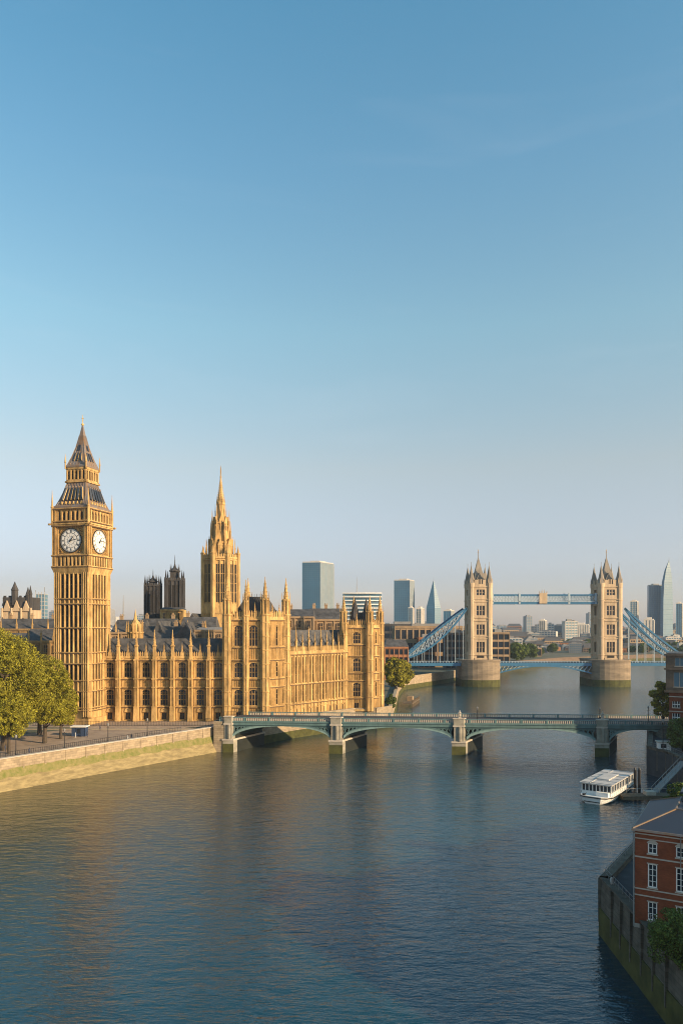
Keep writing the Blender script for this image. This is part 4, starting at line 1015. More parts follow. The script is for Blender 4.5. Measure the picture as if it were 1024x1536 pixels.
# ------------------------------------------------------------------ the far towered suspension bridge
YB = 462.0; s_ = YB / F
sus = thing('suspension_bridge', 'blue and stone suspension bridge with two turreted towers and high walkways', 'bridge', (0, YB, 0))
def btower(xc, parent):
    X = PX(xc, YB); z0, z1 = 16.4, PZ(880, YB); hw_ = 8.3; DY = 8.0
    o = inst(None, 'bridge_tower', parent, (X, 0, 0)); SX = .89
    mb = MB(); mb.box(-6.2, 6.2, -DY + 1, DY - 1, z0, z1 + 1)
    def f(m_):
        holes = []
        zr = [(21.0, 27.5), (32.0, 38.3), (44.0, 50.0), (56.5, 60.0), (z1 - 1.2, z1 + 2.5)]
        m_.layer(-4.2, 4.2, z0, z1 + 3.8, -DY + .3, -DY + 1, [(-2.9, 2.9, a, c) for a, c in zr[:4]] + [(-1.6, 1.6, 63.4, 66.4)] if z1 > 58 else [])
        for z in (19.5, 29.6, 31.0, 40.5, 42.5, 52.5, 54.0, 61.8): m_.box(-6, 6, -DY - .1, -DY + 1, z - .25, z + .25)
        m_.box(-4.4, 4.4, -DY - .3, -DY + 1, z0, z0 + 1.2)
    four(mb, f)
    body = mb.build('tower_body', 'pale', o); body.scale = (SX, 1, 1)
    zr = [(21.0, 27.5), (32.0, 38.3), (44.0, 50.0), (56.5, 60.0)]
    for zz in zr + [(63.4, 66.4)]:
        wd = 5.8 if zz[0] < 60 else 3.2
        me = window_mesh(wd, zz[1] - zz[0], 3, False, 'pale', 2 if zz[0] < 60 else 1, 'pale', frame=.5)
        inst(me, 'window', body, (0, -DY + .98, zz[0])); inst(me, 'window', body, (DY - .98, 0, zz[0]), math.pi / 2)
    tm = MB(); r = 2.3; tm.lathe(0, 0, [(r, z0), (r, z1 + .5), (r * 1.12, z1 + .6), (r * 1.12, z1 + 1.8), (r * .95, z1 + 1.9)], 12)
    for z in (19.5, 30.3, 41.5, 53.3, 61.8, z1 + .2): tm.lathe(0, 0, [(r * 1.02, z - .4), (r * 1.1, z - .3), (r * 1.1, z + .3), (r * 1.02, z + .4)], 12)
    tm.lathe(0, 0, [(r * 1.08, z1 + 1.8), (r * .75, z1 + 5.5), (r * .35, z1 + 9.5), (.12, z1 + 13), (.12, z1 + 15)], 8, m=1)
    for i in range(6): a = i * math.pi / 3; tm.lathe(r * math.cos(a), r * math.sin(a), [(.25, z1 + 1), (.25, z1 + 3.4), (.03, z1 + 5.2)], 4, m=0)
    tm = tm.mesh('turret', ['pale', 'pales'])
    for sx in (-1, 1):
        for sy in (-1, 1): inst(tm, 'turret', o, (sx * (hw_ - 2.1) * SX, sy * (DY - 1.6), 0), 0, (.9, .9, 1))
    rf = MB(); zt_ = z1 + 3.8
    rf.lathe(0, 0, [(5.6, zt_), (4.0, zt_ + 4.5), (1.6, zt_ + 11), (.3, zt_ + 14.6), (.25, zt_ + 18.6)], 4, math.pi / 4)
    for k in range(4):
        rf.T = Matrix.Rotation(k * math.pi / 2, 4, 'Z'); rf.prism([(-2.4, zt_), (2.4, zt_), (0, zt_ + 4.6)], -4.6, -1, 0)
    rf.T = None
    rf.build('roof', 'pales', o).scale = (.86, .86, 1)
    fn = MB(); fn.box(-.5, .5, -.08, .08, zt_ + 17.4, zt_ + 17.7); fn.lathe(0, 0, [(.14, zt_ + 18.6), (.35, zt_ + 18.8), (.05, zt_ + 19.6)], 6); fn.build('finial', 'giltp', o)
    # doorway at deck level
    dr = MB(); dr.box(-2.2, 2.2, -DY + .2, -DY + .28, z0, z0 + 2.6); dr.build('portal', 'dark', o)
    # pier
    pr = MB(); hp = 12.2
    def nose(e): return [(-hp - e, 14), (-hp - e, -6)] + [(-(hp + e) * math.cos(t_), -6 - (9 + e) * math.sin(t_) ** .8) for t_ in [math.pi * k_ / 12 for k_ in range(1, 12)]] + [(hp + e, -6), (hp + e, 14)]
    pr.slab(nose(0), -2, 15.6, 0)
    pr.slab(nose(.35), 15.6, 16.6, 0)
    pr.slab(nose(.12), -1, 4.3, 1)
    pr.build('pier', ['granite', 'algae'], o)
    return o
btower(717, sus); btower(909, sus)
xl, xr_ = PX(736, YB), PX(889, YB); xL, xR = PX(698, YB), PX(929, YB)
for yo in (-5.5, 4.5):
    mb = MB(); zt_, zb_ = PZ(892, YB), PZ(906.5, YB)
    mb.box(xl - 1, xr_ + 1, yo, yo + .6, zt_ - .9, zt_, 0); mb.box(xl - 1, xr_ + 1, yo, yo + .6, zb_, zb_ + 1.3, 0); mb.box(xl - 1, xr_ + 1, yo - .2, yo + .8, zb_ + 1.3, zb_ + 1.6, 1)
    n = 32
    for i in range(n + 1):
        x = xl + (xr_ - xl) * i / n; mb.box(x - .14, x + .14, yo + .1, yo + .4, zb_ + 1.2, zt_ - .8, 1)
        if i < n:
            x2 = x + (xr_ - xl) / n; mb.beam((x, yo + .3, zb_ + 1.4), (x2, yo + .3, zt_ - 1), .22, 1); mb.beam((x2, yo + .3, zb_ + 1.4), (x, yo + .3, zt_ - 1), .22, 1)
    for q in (.0, .26, .74, 1): x = xl + (xr_ - xl) * q; mb.box(x - .6, x + .6, yo - .2, yo + .7, zb_, zt_ + .8, 1)
    mb.build('walkway', ['blue', 'bluel'], sus)
mb = MB(); xm = PX(810.5, YB); z = PZ(907, YB)
mb.box(xm - 2.2, xm + 2.2, -6.2, -5.4, z + .5, z + 7.0)
for q in (-2.2, -.8, .8, 2.2): mb.lathe(xm + q, -5.9, [(.35, z + .5), (.35, z + 7.6), (.03, z + (9.4 if abs(q) < 1 else 8.6))], 4)
mb.build('crest', 'pale', sus)
# decks
def deckseg(xa, xb, arch, zt=14.0, nm='deck'):
    mb = MB(); mb.box(xa, xb, -8, 8, zt - 1.0, zt, 2); mb.box(xa, xb, -8.3, -8, zt - 1.4, zt + .5, 0); mb.box(xa, xb, 8, 8.3, zt - 1.4, zt + .5, 0)
    x = xa
    while x < xb: mb.box(x, x + .3, -8.35, -8.2, zt + .5, zt + 1.5, 1); x += 1.8
    mb.box(xa, xb, -8.4, -8.15, zt + 1.5, zt + 1.7, 1)
    if arch:
        n = 24
        for i in range(n):
            u0, u1 = i / n, (i + 1) / n
            def lz(u): return zt - 1.4 - 4.6 * (2 * u - 1) ** 2
            X0, X1 = xa + (xb - xa) * u0, xa + (xb - xa) * u1
            for y in (-8.1, 7.9):
                mb.beam((X0, y, lz(u0)), (X1, y, lz(u1)), .8, 0); mb.beam((X0, y, zt - 1.2), (X0, y, lz(u0)), .3, 0)
                mb.beam((X0, y, lz(u0)), (X1, y, zt - 1.2), .3, 1)
    mb.build(nm, ['blue', 'bluel', 'asph'], sus)
xpl, xpr = PX(744, YB), PX(878, YB)
deckseg(xpl - 1, xpr + 1, True); deckseg(PX(606, YB), PX(688, YB), False); deckseg(PX(936, YB), PX(1075, YB), False)
# suspension chains: two chords each side, bowed apart, webbed
def chain(xa, za, xb, zb, sag, gap, yo):
    mb = MB(); n = 16; top = []; bot = []
    for i in range(n + 1):
        u = i / n; x = xa + (xb - xa) * u; z = za + (zb - za) * u - sag * 4 * u * (1 - u) * .6; g_ = gap * (math.sin(math.pi * u) ** .8 if 0 < u < 1 else 0) + .3
        top.append((x, yo, z + g_ * .4)); bot.append((x, yo, z - g_ * .6))
    for i in range(n):
        mb.beam(top[i], top[i + 1], 1.05, 0); mb.beam(bot[i], bot[i + 1], 1.05, 0)
        mb.beam(top[i], bot[i + 1], .3, 1); mb.beam(bot[i], top[i + 1], .3, 1); mb.beam(top[i], bot[i], .3, 1)
    mb.build('suspension_chain', ['blue', 'bluel'], sus)
    for i in range(1, n, 2):
        mb = MB(); mb.beam((bot[i][0], yo, bot[i][2]), (bot[i][0], yo, 14.3), .28, 0); mb.build('hanger', ['bluel'], sus)
for yo in (-7.2, 7.2):
    chain(PX(697, YB), PZ(913, YB), PX(606, YB), PZ(986, YB), 3.0, 7.0, yo)
    chain(PX(930, YB), PZ(913, YB), PX(1030, YB), PZ(992, YB), 6.0, 4.5, yo)
# shore abutment pylon on the palace bank
mb = MB(); x = PX(604, YB); mb.box(x - 2, x + 2.5, -9, 9, GZ - 8, 17); mb.box(x - 2.4, x + 2.9, -9.4, 9.4, 17, 18); mb.build('abutment', 'granite', sus)

# ------------------------------------------------------------------ buildings on the palace bank beyond
def block(name, label, x0, x1, y0, Y, D, wallm, glassm, fl=3.4, bay=3.0, cat='building', roof='flat', rz=0, group=None, base=GZ, col=.45, roofm='slate'):
    """a block with floors and bays. x0,x1,y0 in photo pixels at distance Y"""
    X0, X1 = PX(x0, Y), PX(x1, Y); zt = PZ(y0, Y); W = X1 - X0; h_ = zt - base
    o = thing(name, label, cat, ((X0 + X1) / 2, Y, base), rz, group)
    W2 = W / 2
    mb = MB(); mb.box(-W2 + .3, W2 - .3, .3, D - .3, 0, h_ - .2); mb.build('glazing', glassm, o)
    mb = MB(); nf = max(1, int(h_ / fl)); nb_ = max(1, int(W / bay)); nd = max(1, int(D / bay))
    for i in range(nf + 1): mb.box(-W2 + .02, W2 - .02, .02, D - .02, i * h_ / nf - fl * .17, i * h_ / nf + fl * .17)
    for i in range(nb_ + 1): x = -W2 + W * i / nb_; mb.box(x - col * .5, x + col * .5, -.15, .35, 0, h_)
    for i in range(nd + 1):
        y = D * i / nd
        for sx in (-W2 - .1, W2 - .3): mb.box(sx, sx + .4, y - col * .5, y + col * .5, 0, h_)
    mb.box(-W2 - .2, W2 + .2, -.3, D + .2, h_ - .3, h_ + .7)
    mb.build('wall', wallm, o)
    mb = MB()
    if roof == 'hip': mb.taper((-W2 - .3, W2 + .3, -.4, D), h_ + .7, (-W2 * .8, W2 * .8, D * .45, D * .55), h_ + .7 + min(W, D) * .3)
    else:
        mb.box(-W2 * .5, W2 * .3, D * .3, D * .7, h_ + .6, h_ + 3.2); mb.box(W2 * .5, W2 * .7, D * .3, D * .5, h_ + .6, h_ + 2.2)
    mb.build('roof', roofm if roof == 'hip' else 'concd', o); return o
block('house', 'terracotta and stone house with a slate roof behind the bank tree', 577, 612, 972, 420, 14, 'terr', 'glass', 4.5, 2.6, 'house', 'hip')
block('warehouse', 'long tan columned warehouse with a dark flat roof behind the first bridge tower', 592, 702, 942, 545, 30, 'tan', 'glass', 9.0, 4.2, 'warehouse', col=1.1)
block('warehouse', 'terracotta block standing in front of the long columned warehouse', 628, 652, 958, 530, 14, 'terr', 'glass', 5, 3.5, 'warehouse')
block('warehouse', 'dim stone block between the warehouse and the first bridge tower', 668, 700, 951, 515, 12, 'brown', 'glass', 5, 3.0, 'warehouse')
block('riverside_block', 'tan stone block seen past the first bridge tower', 738, 764, 950, 600, 24, 'tan', 'glass', 5, 4, 'building')
block('riverside_block', 'lower tan block beside the round tree beyond the bridge', 794, 812, 973, 720, 14, 'tan', 'glass', 4, 4, 'building')
block('riverside_block', 'dark long roofed building at the top of the warehouse', 576, 640, 938, 640, 30, 'sooty', 'glass', 6, 5, 'building')
# jetty and moored rafts by the bank tree
mb = MB(); o = thing('timber_jetty', 'old timber jetty at the foot of the embankment beyond the palace', 'jetty', (30, 352, 0), R(75))
mb.box(-12, 10, -6, -1.5, 1.6, 2.0)
for i in range(9): mb.beam((-11 + 2.6 * i, -5.8, -2), (-11 + 2.6 * i, -5.8, 3.2), .4, n=6)
mb.build('deck', 'wood', o); mb = MB(); mb.box(-3, 1, -4.5, -2, 2, 4.2); mb.build('shed', 'tan', o)

# ------------------------------------------------------------------ landmark towers of the skyline
YS = 1500
def tower(name, label, x0, xm, x1, y0, Y, glass, side, fl=4.0, y0b=None, cat='skyscraper', lines=.25, rim='rim'):
    """glass tower with two visible faces: x0..xm dark face, xm..x1 paler side"""
    X0, Xm, X1 = PX(x0, Y), PX(xm, Y), PX(x1, Y); zt = PZ(y0, Y); h_ = zt - GZ
    dA, dB = Xm - X0, X1 - Xm
    o = thing(name, label, cat, (Xm, Y, GZ))
    a = math.atan2(dB * 1.2 + 12, dB); Lb = math.hypot(dB, dB * 1.2 + 12)
    back = (dB, dB * 1.2 + 12)
    pts = [(-dA, dA * .12), (0, 0), back, (back[0] - dA, back[1] + dA * .12)]
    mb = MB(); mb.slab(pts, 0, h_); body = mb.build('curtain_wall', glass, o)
    mb = MB(); nf = int(h_ / fl)
    def grow(k): 
        c = Vector((sum(p[0] for p in pts) / 4, sum(p[1] for p in pts) / 4)); return [tuple(c + (Vector(p) - c) * k) for p in pts]
    for i in range(nf + 1): mb.slab(grow(1.006), i * h_ / nf - .15, i * h_ / nf + lines)
    mbf = mb
    mb = MB(); n = max(2, int(Lb / 3.2))
    d = Vector((back[0], back[1], 0)); nrm = Vector((d.y, -d.x, 0)).normalized() * .4
    v = [Vector((0, 0, 0)) + nrm, d + nrm, d + nrm + Vector((0, 0, h_)), nrm + Vector((0, 0, h_))]
    k_ = nrm * .8
    mb.add([v[0], v[1], v[2], v[3], v[0] - k_, v[1] - k_, v[2] - k_, v[3] - k_], [(0, 1, 2, 3), (3, 2, 6, 7), (1, 5, 6, 2), (0, 3, 7, 4)])
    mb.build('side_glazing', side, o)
    mb = mbf
    for i in range(n + 1): q = d * i / n + nrm * 1.3; mb.beam(q, q + Vector((0, 0, h_ + 1)), .8, 1)
    m_ = max(3, int(dA / 4))
    for i in range(m_ + 1): q = Vector((-dA * i / m_, dA * .12 * i / m_ - .5, 0)); mb.beam(q, q + Vector((0, 0, h_ + 1)), .5)
    mb.build('mullion_frame', [rim, 'conc'], o)
    mb = MB(); mb.slab(grow(.97), h_, h_ + 2.5); mb.slab(grow(.5), h_ + 2.5, h_ + 5); mb.build('roof', 'conc', o)
    return o
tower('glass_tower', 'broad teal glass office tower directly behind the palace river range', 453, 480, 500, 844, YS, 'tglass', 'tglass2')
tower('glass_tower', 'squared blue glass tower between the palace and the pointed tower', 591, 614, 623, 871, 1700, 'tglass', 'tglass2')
def pointed(name, label, x0, x1, xp, ytop, ybase_sh, Y, m1, m2, curve=False, split=.55):
    X0, X1, Xp = PX(x0, Y), PX(x1, Y), PX(xp, Y); zt = PZ(ytop, Y) - GZ; zs = PZ(ybase_sh, Y) - GZ; D = (X1 - X0) * .8
    o = thing(name, label, 'skyscraper', (Xp, Y, GZ)); a, c = X0 - Xp, X1 - Xp
    prof = [(0, 0), (zt * .5, .06), (zt * .72, .2), (zt * .87, .5), (zt, .99)] if curve else [(0, 0.0), (zs, 0.0), (zs + (zt - zs) * .35, .22 if curve else .33), (zs + (zt - zs) * .7, .55 if curve else .68), (zt, .995)]
    def ringv(k, z): return [(a * (1 - k), -D * .1 * (1 - k), z), (a + (c - a) * split if k < .01 else (a + (c - a) * split) * (1 - k), -D * .3 * (1 - k), z), (c * (1 - k), -D * .0 * (1 - k) , z), (0 if k > .9 else (a + c) / 2 * (1 - k), D * (1 - k), z)]
    mb = MB(); 
    for (z0_, k0), (z1_, k1) in zip(prof, prof[1:]):
        A_, B_ = ringv(k0, z0_), ringv(k1, z1_)
        mb.add(A_ + B_, [(0, 1, 5, 4)], 0); mb.add(A_ + B_, [(1, 2, 6, 5)], 1); mb.add(A_ + B_, [(2, 3, 7, 6), (3, 0, 4, 7)], 0)
    nf = int(zt / 5)
    def kz(z):
        for (z0_, k0), (z1_, k1) in zip(prof, prof[1:]):
            if z0_ <= z <= z1_: return k0 + (k1 - k0) * (z - z0_) / (z1_ - z0_)
        return 1
    for i in range(1, nf):
        z = zt * i / nf; r_ = ringv(kz(z), z)
        for j in range(4): mb.beam(r_[j], r_[(j + 1) % 4], .6, 2)
    mb.build('curtain_wall', [m1, m2, 'rim'], o)
    mb = MB(); mb.beam((0, 0, zt - 4), (0, 0, zt + 6), .8, w2=.2); mb.build('mast', 'concd', o)
pointed('pointed_tower', 'pointed glass tower rising to a sharp tip beyond the warehouse', 639, 661, 650, 870, 912, 1700, 'tglass', 'tglass2')
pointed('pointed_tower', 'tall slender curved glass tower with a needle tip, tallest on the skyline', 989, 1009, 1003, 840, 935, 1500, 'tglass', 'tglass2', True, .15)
tower('glass_tower', 'dark blue slab tower joined beside the tall needle tipped tower', 974, 994, 996, 879, 1520, 'tglass', 'tglass')
tower('glass_tower', 'grey and blue glass tower seen through the bridge chain', 945, 955, 966, 903, 1600, 'tglass2', 'tglass2', rim='conc')
tower('glass_tower', 'blue glass tower cut by the picture edge beyond the needle tower', 1014, 1022, 1035, 906, 1550, 'tglass', 'tglass2')
tower('office_block', 'grey concrete high rise low on the skyline between the bridge towers', 808, 817, 825, 932, 1500, 'concd', 'tglass2', cat='office block', rim='conc')
tower('office_block', 'narrow pale block standing at the foot of the squared blue tower', 612, 618, 622, 913, 1300, 'conc', 'conc', cat='office block')
tower('office_block', 'pale block between the squared tower and the pointed tower', 624, 631, 638, 914, 1320, 'tglass2', 'conc', cat='office block', rim='conc')
tower('office_block', 'bluish grey block next to the pointed tower, behind the bridge chain', 665, 676, 684, 917, 1600, 'tglass', 'tglass2', cat='office block')
tower('office_block', 'wide white office block on the skyline beside the second bridge tower', 858, 882, 889, 938, 1400, 'conc', 'conc', cat='office block', rim='conc')
tower('office_block', 'white block in front of the grey and blue glass tower', 966, 980, 992, 931, 1100, 'conc', 'conc', cat='office block', rim='conc')
# striped white office with a mast
o = thing('striped_office', 'wide white office with curved horizontal bands and a thin mast', 'office block', (PX(543, 1100), 1100, GZ))
h_ = PZ(889, 1100) - GZ; mb = MB(); mb.box(-29, 29, 0, 26, 0, h_ - 1); mb.build('glazing', 'tglass2', o)
mb = MB()
for i in range(14):
    z = h_ * (i + 1) / 14; pts = [(-29.5, -1)] + [(-29.5 + 59 * j / 12, -1 - 3 * math.sin(math.pi * j / 12)) for j in range(1, 12)] + [(29.5, -1), (29.5, 26), (-29.5, 26)]
    mb.slab(pts, z - 1.6, z)
mb.build('floor_band_slab', 'white', o); mb = MB(); mb.beam((-8, 8, h_), (-8, 8, h_ + 24), .9, w2=.25, n=6); mb.build('mast', 'concd', o)
# lattice tower by the clock tower, and masts
o = thing('lattice_tower', 'pale glass high rise with twin masts between the turreted hall and clock tower', 'skyscraper', (PX(61, 1500), 1500, GZ))
hh = PZ(891, 1500) - GZ; mb = MB(); mb.box(-10, 8, 0, 16, 0, hh); mb.build('glazing', 'tglass2', o)
mb = MB()
for i in range(12): mb.box(-10.4, 8.4, -.5, 16.3, hh * (i + 1) / 12 - 1, hh * (i + 1) / 12)
for x in (-10, -4, 2, 8): mb.box(x - .5, x + .5, -.6, 0, 0, hh + 4)
mb.build('frame', 'conc', o); mb = MB(); mb.beam((8, 0, hh), (8, 0, hh + 14), .9); mb.beam((-10, 0, hh), (-10, 0, hh + 8), .9); mb.build('mast', 'concd', o)
o = thing('radio_mast', 'thin grey radio mast just beside the clock tower', 'mast', (PX(185, 1200), 1200, GZ))
mb = MB(); mb.beam((0, 0, 0), (0, 0, PZ(893, 1200) - GZ), 2.6, w2=.5, n=6); mb.box(-2, 2, -2, 2, 45, 47); mb.build('pole', 'concd', o)

# ------------------------------------------------------------------ city blocks fading into the haze
random.seed(42)
def city_mesh(W, D, h_, wallm, glassm, kind):
    mb = MB(); nf = max(2, int(h_ / 4)); nb_ = max(3, int(W / 5))
    mb.box(-W / 2 + .3, W / 2 - .3, .3, D - .3, 0, h_ - .3, 1)
    for i in range(nf + 1): mb.box(-W / 2, W / 2, 0, D, i * h_ / nf - .9, i * h_ / nf + .9, 0)
    for i in range(nb_ + 1): x = -W / 2 + W * i / nb_; mb.box(x - .7, x + .7, -.12, D + .1, 0, h_, 0)
    if kind == 'hip': mb.taper((-W / 2 - .5, W / 2 + .5, -.5, D + .5), h_ + .9, (-W * .38, W * .38, D * .45, D * .55), h_ + D * .35, 2)
    else:
        mb.box(-W * .3, W * .1, D * .3, D * .7, h_ + .8, h_ + 4, 2); mb.box(W * .2, W * .35, D * .2, D * .5, h_ + .8, h_ + 2.6, 2)
    return mb.mesh('city_building', [wallm, glassm, 'slate' if kind == 'hip' else 'concd'])
CV = [('pale concrete office', city_mesh(34, 22, 24, 'conc', 'tglass', 'flat')), ('tan brick terrace', city_mesh(40, 16, 14, 'tan', 'glass', 'hip')),
      ('grey flat roofed block', city_mesh(30, 24, 20, 'concd', 'tglass', 'flat')), ('terracotta house row', city_mesh(30, 14, 12, 'terr', 'glass', 'hip')),
      ('white slab block', city_mesh(24, 14, 34, 'conc', 'tglass2', 'flat')), ('brown low warehouse', city_mesh(50, 26, 11, 'brown', 'glass', 'hip')),
      ('slim grey tower block', city_mesh(16, 16, 46, 'concd', 'tglass', 'flat'))]
occ = []
def far_edge(X):   # distance of the far shore at X
    pts = EDGE
    for (x0, y0), (x1, y1) in zip(pts, pts[1:]):
        if x0 <= X <= x1: return y0 + (y1 - y0) * (X - x0) / max(.01, x1 - x0)
    return 300 if X < 0 else 1000
def put(i, X, Y, s, rz, region):
    nm, me = CV[i]; o = inst(me, 'city_building', None, (X, Y, GZ), rz, (s, s, s * random.uniform(.8, 1.25)))
    lb = f'{nm} {region}'; tag(o, lb, 'building', lb)
def region(X, Y):
    x = 512 + F * X / Y
    near_ = Y < 1100
    if x < 90: return 'in the haze behind the trees'
    if x < 300: return 'on the skyline beside the sooty towers'
    if x < 450: return 'on the skyline behind the near pavilion'
    if x < 600: return 'on the skyline behind the palace river range'
    if x < 740: return 'behind the first bridge tower'
    if x < 890: return ('on the far shore between the bridge towers' if near_ else 'in the haze between the bridge towers')
    return ('on the far shore past the second bridge tower' if near_ else 'in the haze past the second bridge tower')
cnt = 0
for band, (Y0, Y1, n, hs) in enumerate([(800, 880, 80, .36), (880, 1000, 80, .42), (1000, 1200, 64, .55), (1200, 1600, 50, .8), (1600, 2300, 52, 1.05), (2300, 3200, 54, 1.35)]):
    for j in range(n):
        px = -20 + 1080 * (j + random.random()) / n; Y = random.uniform(Y0, Y1); X = PX(px, Y)
        if X > 0 and Y < far_edge(X) + 20: Y = far_edge(X) + random.uniform(14, 60); X = PX(px, Y)
        if px < 590 and band < 2: continue
        if px > 590 or band > 2:
            i = random.choices(range(7), [2, 4, 3, 3.5, 1.0, 4, .2 + .15 * band])[0]
            s = hs * random.uniform(.75, 1.2)
            put(i, X, Y, s, random.uniform(-.5, .5), region(X, Y)); cnt += 1
# nearer shore row between and past the bridge towers
for px, Yn, i, s in ((748, 700, 1, .9), (768, 790, 0, .6), (800, 900, 5, .6), (830, 930, 1, .6), (850, 930, 3, .7), (872, 935, 5, .5), (940, 950, 2, .6), (960, 940, 1, .7), (985, 945, 3, .8), (1010, 950, 0, .6), (1035, 950, 1, .8)):
    X = PX(px, Yn); put(i, X, max(Yn, far_edge(X) + 12), s, random.uniform(-.2, .2), region(X, Yn))
# trees on the far shore
tk = leaf_mesh('crown', [(0, 0, 7, 6, 6, 5), (3, 1, 6, 4, 4, 4), (-4, 0, 5.5, 4, 4, 4), (1, -2, 9, 4, 4, 3.5)], 1500, 1.1, 'leafd', 5)
tt = MB(); tt.beam((0, 0, -.5), (0, 0, 7), .9, n=6, w2=.4); tt = tt.mesh('trunk', 'bark')
for j in range(46):
    px = random.uniform(740, 1050); X = PX(px, 930); Y = far_edge(X) + random.choice([10, 14, 60, 120, 260]) + random.uniform(-3, 8); X = PX(px, Y)
    r_ = 'between the bridge towers' if px < 890 else 'past the second bridge tower'
    o = thing('shore_tree', 'small dark tree on the far shore ' + r_, 'tree', (X, Y, GZ), 0, 'far shore trees ' + r_); s = random.uniform(.45, .9); o.scale = (s, s, s)
    inst(tk, 'crown', o); inst(tt, 'trunk', o)

# ------------------------------------------------------------------ white river boat and its pier
bd = R(53)
boat = thing('river_boat', 'white passenger river boat with a long cabin moored beside the timber pier', 'boat', (PX(887, 160), 159.0, 0), bd - math.pi / 2)
boat.scale = (1, 1.04, .88)
# local: bow at y=0, stern towards +y, beam 6.6
Lb, Wb = 19.0, 3.5
hull = MB(); secs = [(-.9, .55, .9, 1.9), (0.3, .82, .6, 1.75), (2.2, 1.0, .1, 1.6), (Lb * .6, 1.0, 0, 1.5), (Lb, .9, .2, 1.6)]
v = []; 
for y, k_, zk, zd in secs: v += [(-Wb * k_, y, zd), (-Wb * k_ * .9, y + .15, .35), (-Wb * k_ * .5, y + .35, -.6), (Wb * k_ * .5, y + .35, -.6), (Wb * k_ * .9, y + .15, .35), (Wb * k_, y, zd)]
fs = []
for i in range(len(secs) - 1):
    for j in range(5): fs.append((i * 6 + j, i * 6 + j + 1, (i + 1) * 6 + j + 1, (i + 1) * 6 + j))
    fs.append((i * 6 + 5, i * 6, (i + 1) * 6, (i + 1) * 6 + 5))
fs += [(5, 4, 3, 2, 1, 0), tuple(range((len(secs) - 1) * 6, len(secs) * 6))]
hull.add(v, fs); hull.build('hull', 'white', boat)
mb = MB()
for (y, k_, zk, zd), (y2, k2, zk2, zd2) in zip(secs, secs[1:]):
    for sx in (-1, 1): mb.beam((sx * Wb * k_ * 1.01, y, zd - .25), (sx * Wb * k2 * 1.01, y2, zd2 - .25), .2)
mb.beam((-Wb * .56, -.95, 1.65), (Wb * .56, -.95, 1.65), .2); mb.beam((-Wb * .5, -.75, .55), (Wb * .5, -.75, .55), .2); mb.build('rubbing_strake', 'black', boat)
cab = MB(); cw = Wb * .9; cab.box(-cw, cw, 1.9, Lb - .8, 1.5, 2.5)
for i in range(9): x = -cw + 2 * cw * i / 8; cab.box(x - .09, x + .09, 1.9, 2.05, 2.5, 4.1)
for i in range(15):
    y = 1.98 + (Lb - 2.9) * i / 14
    for sx in (-1, 1): cab.box(sx * cw - .07, sx * cw + .07, y - .1, y + .1, 2.5, 4.1)
cab.box(-cw, cw, 1.88, Lb - .8, 4.1, 4.35); cab.box(.3, 2.9, .7, 1.9, 1.6, 2.7)
cab.build('cabin', 'white', boat)
mb = MB(); mb.box(-cw + .1, cw - .1, 2.1, Lb - 1, 2.5, 4.1); mb.build('cabin_window', 'glass', boat)
mb = MB(); mb.box(-cw - .35, cw + .35, 1.3, Lb - .4, 4.35, 4.55)
for i in range(6): mb.box(-cw - .3, cw + .3, 2 + 3.1 * i, 2.15 + 3.1 * i, 4.55, 4.68)
mb.box(-1.4, 1.4, 6, 13, 4.55, 4.85); mb.beam((-cw * .4, 1.5, 4.6), (-cw * .4, Lb - 1, 4.6), .14); mb.build('canopy_roof', 'hullgrey', boat)
mb = MB(); 
for i in range(12):
    for sx in (-1, 1): mb.beam((sx * Wb * .97, 2 + 1.45 * i, 1.5), (sx * Wb * .97, 2 + 1.45 * i, 2.5), .07)
for sx in (-1, 1): mb.beam((sx * Wb * .97, 2, 2.5), (sx * Wb * .97, Lb - 1, 2.5), .08)
mb.build('guard_rail', 'white', boat)
mb = MB(); mb.lathe(-1.9, -.3, [(.35, 1.75), (.35, 2.2)], 8); mb.beam((-1.9, -.5, 1.9), (-1.2, -.8, 2.6), .12); mb.build('anchor_winch', 'black', boat)
for px, yt, d_, lb in ((952, 1155, 168, 'black mooring pile nearest the white boat'), (958.5, 1155, 167, 'second black mooring pile, farther from the white boat')):
    mb = MB(); mb.lathe(0, 0, [(.32, -3), (.32, PZ(yt, d_)), (.1, PZ(yt, d_) + .5)], 10)
    for z in (1.5, 3.2): mb.lathe(0, 0, [(.38, z), (.38, z + .2)], 10)
    tag(mb.build('mooring_pile', 'black', None, (PX(px, d_), d_, 0)), lb, 'mooring pile')
o = thing('landing_pier', 'low floating timber landing pier between the boat and the quay', 'pier', (PX(958, 163), 162.5, 0), R(4))
mb = MB(); mb.box(-4.5, 9.5, -1.6, 1.4, .3, 1.0)
for i in range(14): mb.box(-4.5 + i, -3.55 + i, -1.7, 1.5, 1.0, 1.1)
mb.build('pontoon', 'wood', o)
mb = MB()
for i in range(8): mb.beam((-4.3 + 1.9 * i, 1.3, 1.1), (-4.3 + 1.9 * i, 1.3, 2.1), .08)
mb.beam((-4.3, 1.3, 2.1), (9, 1.3, 2.1), .08); mb.build('guard_rail', 'trim', o)
mb = MB(); mb.box(1, 3.2, -1, .6, 1.1, 1.9); mb.build('locker', 'trim', o)
o = thing('gangway', 'sloping metal gangway rising from the landing pier to the quay', 'gangway', (PX(978, 166), 165, 1.0), R(35))
mb = MB(); mb.beam((0, -.7, 0), (12, -.7, 5.6), .25); mb.beam((0, .7, 0), (12, .7, 5.6), .25); mb.add([(0, -.7, .1), (12, -.7, 5.7), (12, .7, 5.7), (0, .7, .1)], [(0, 1, 2, 3)]); mb.build('walkway', 'concd', o)
mb = MB()
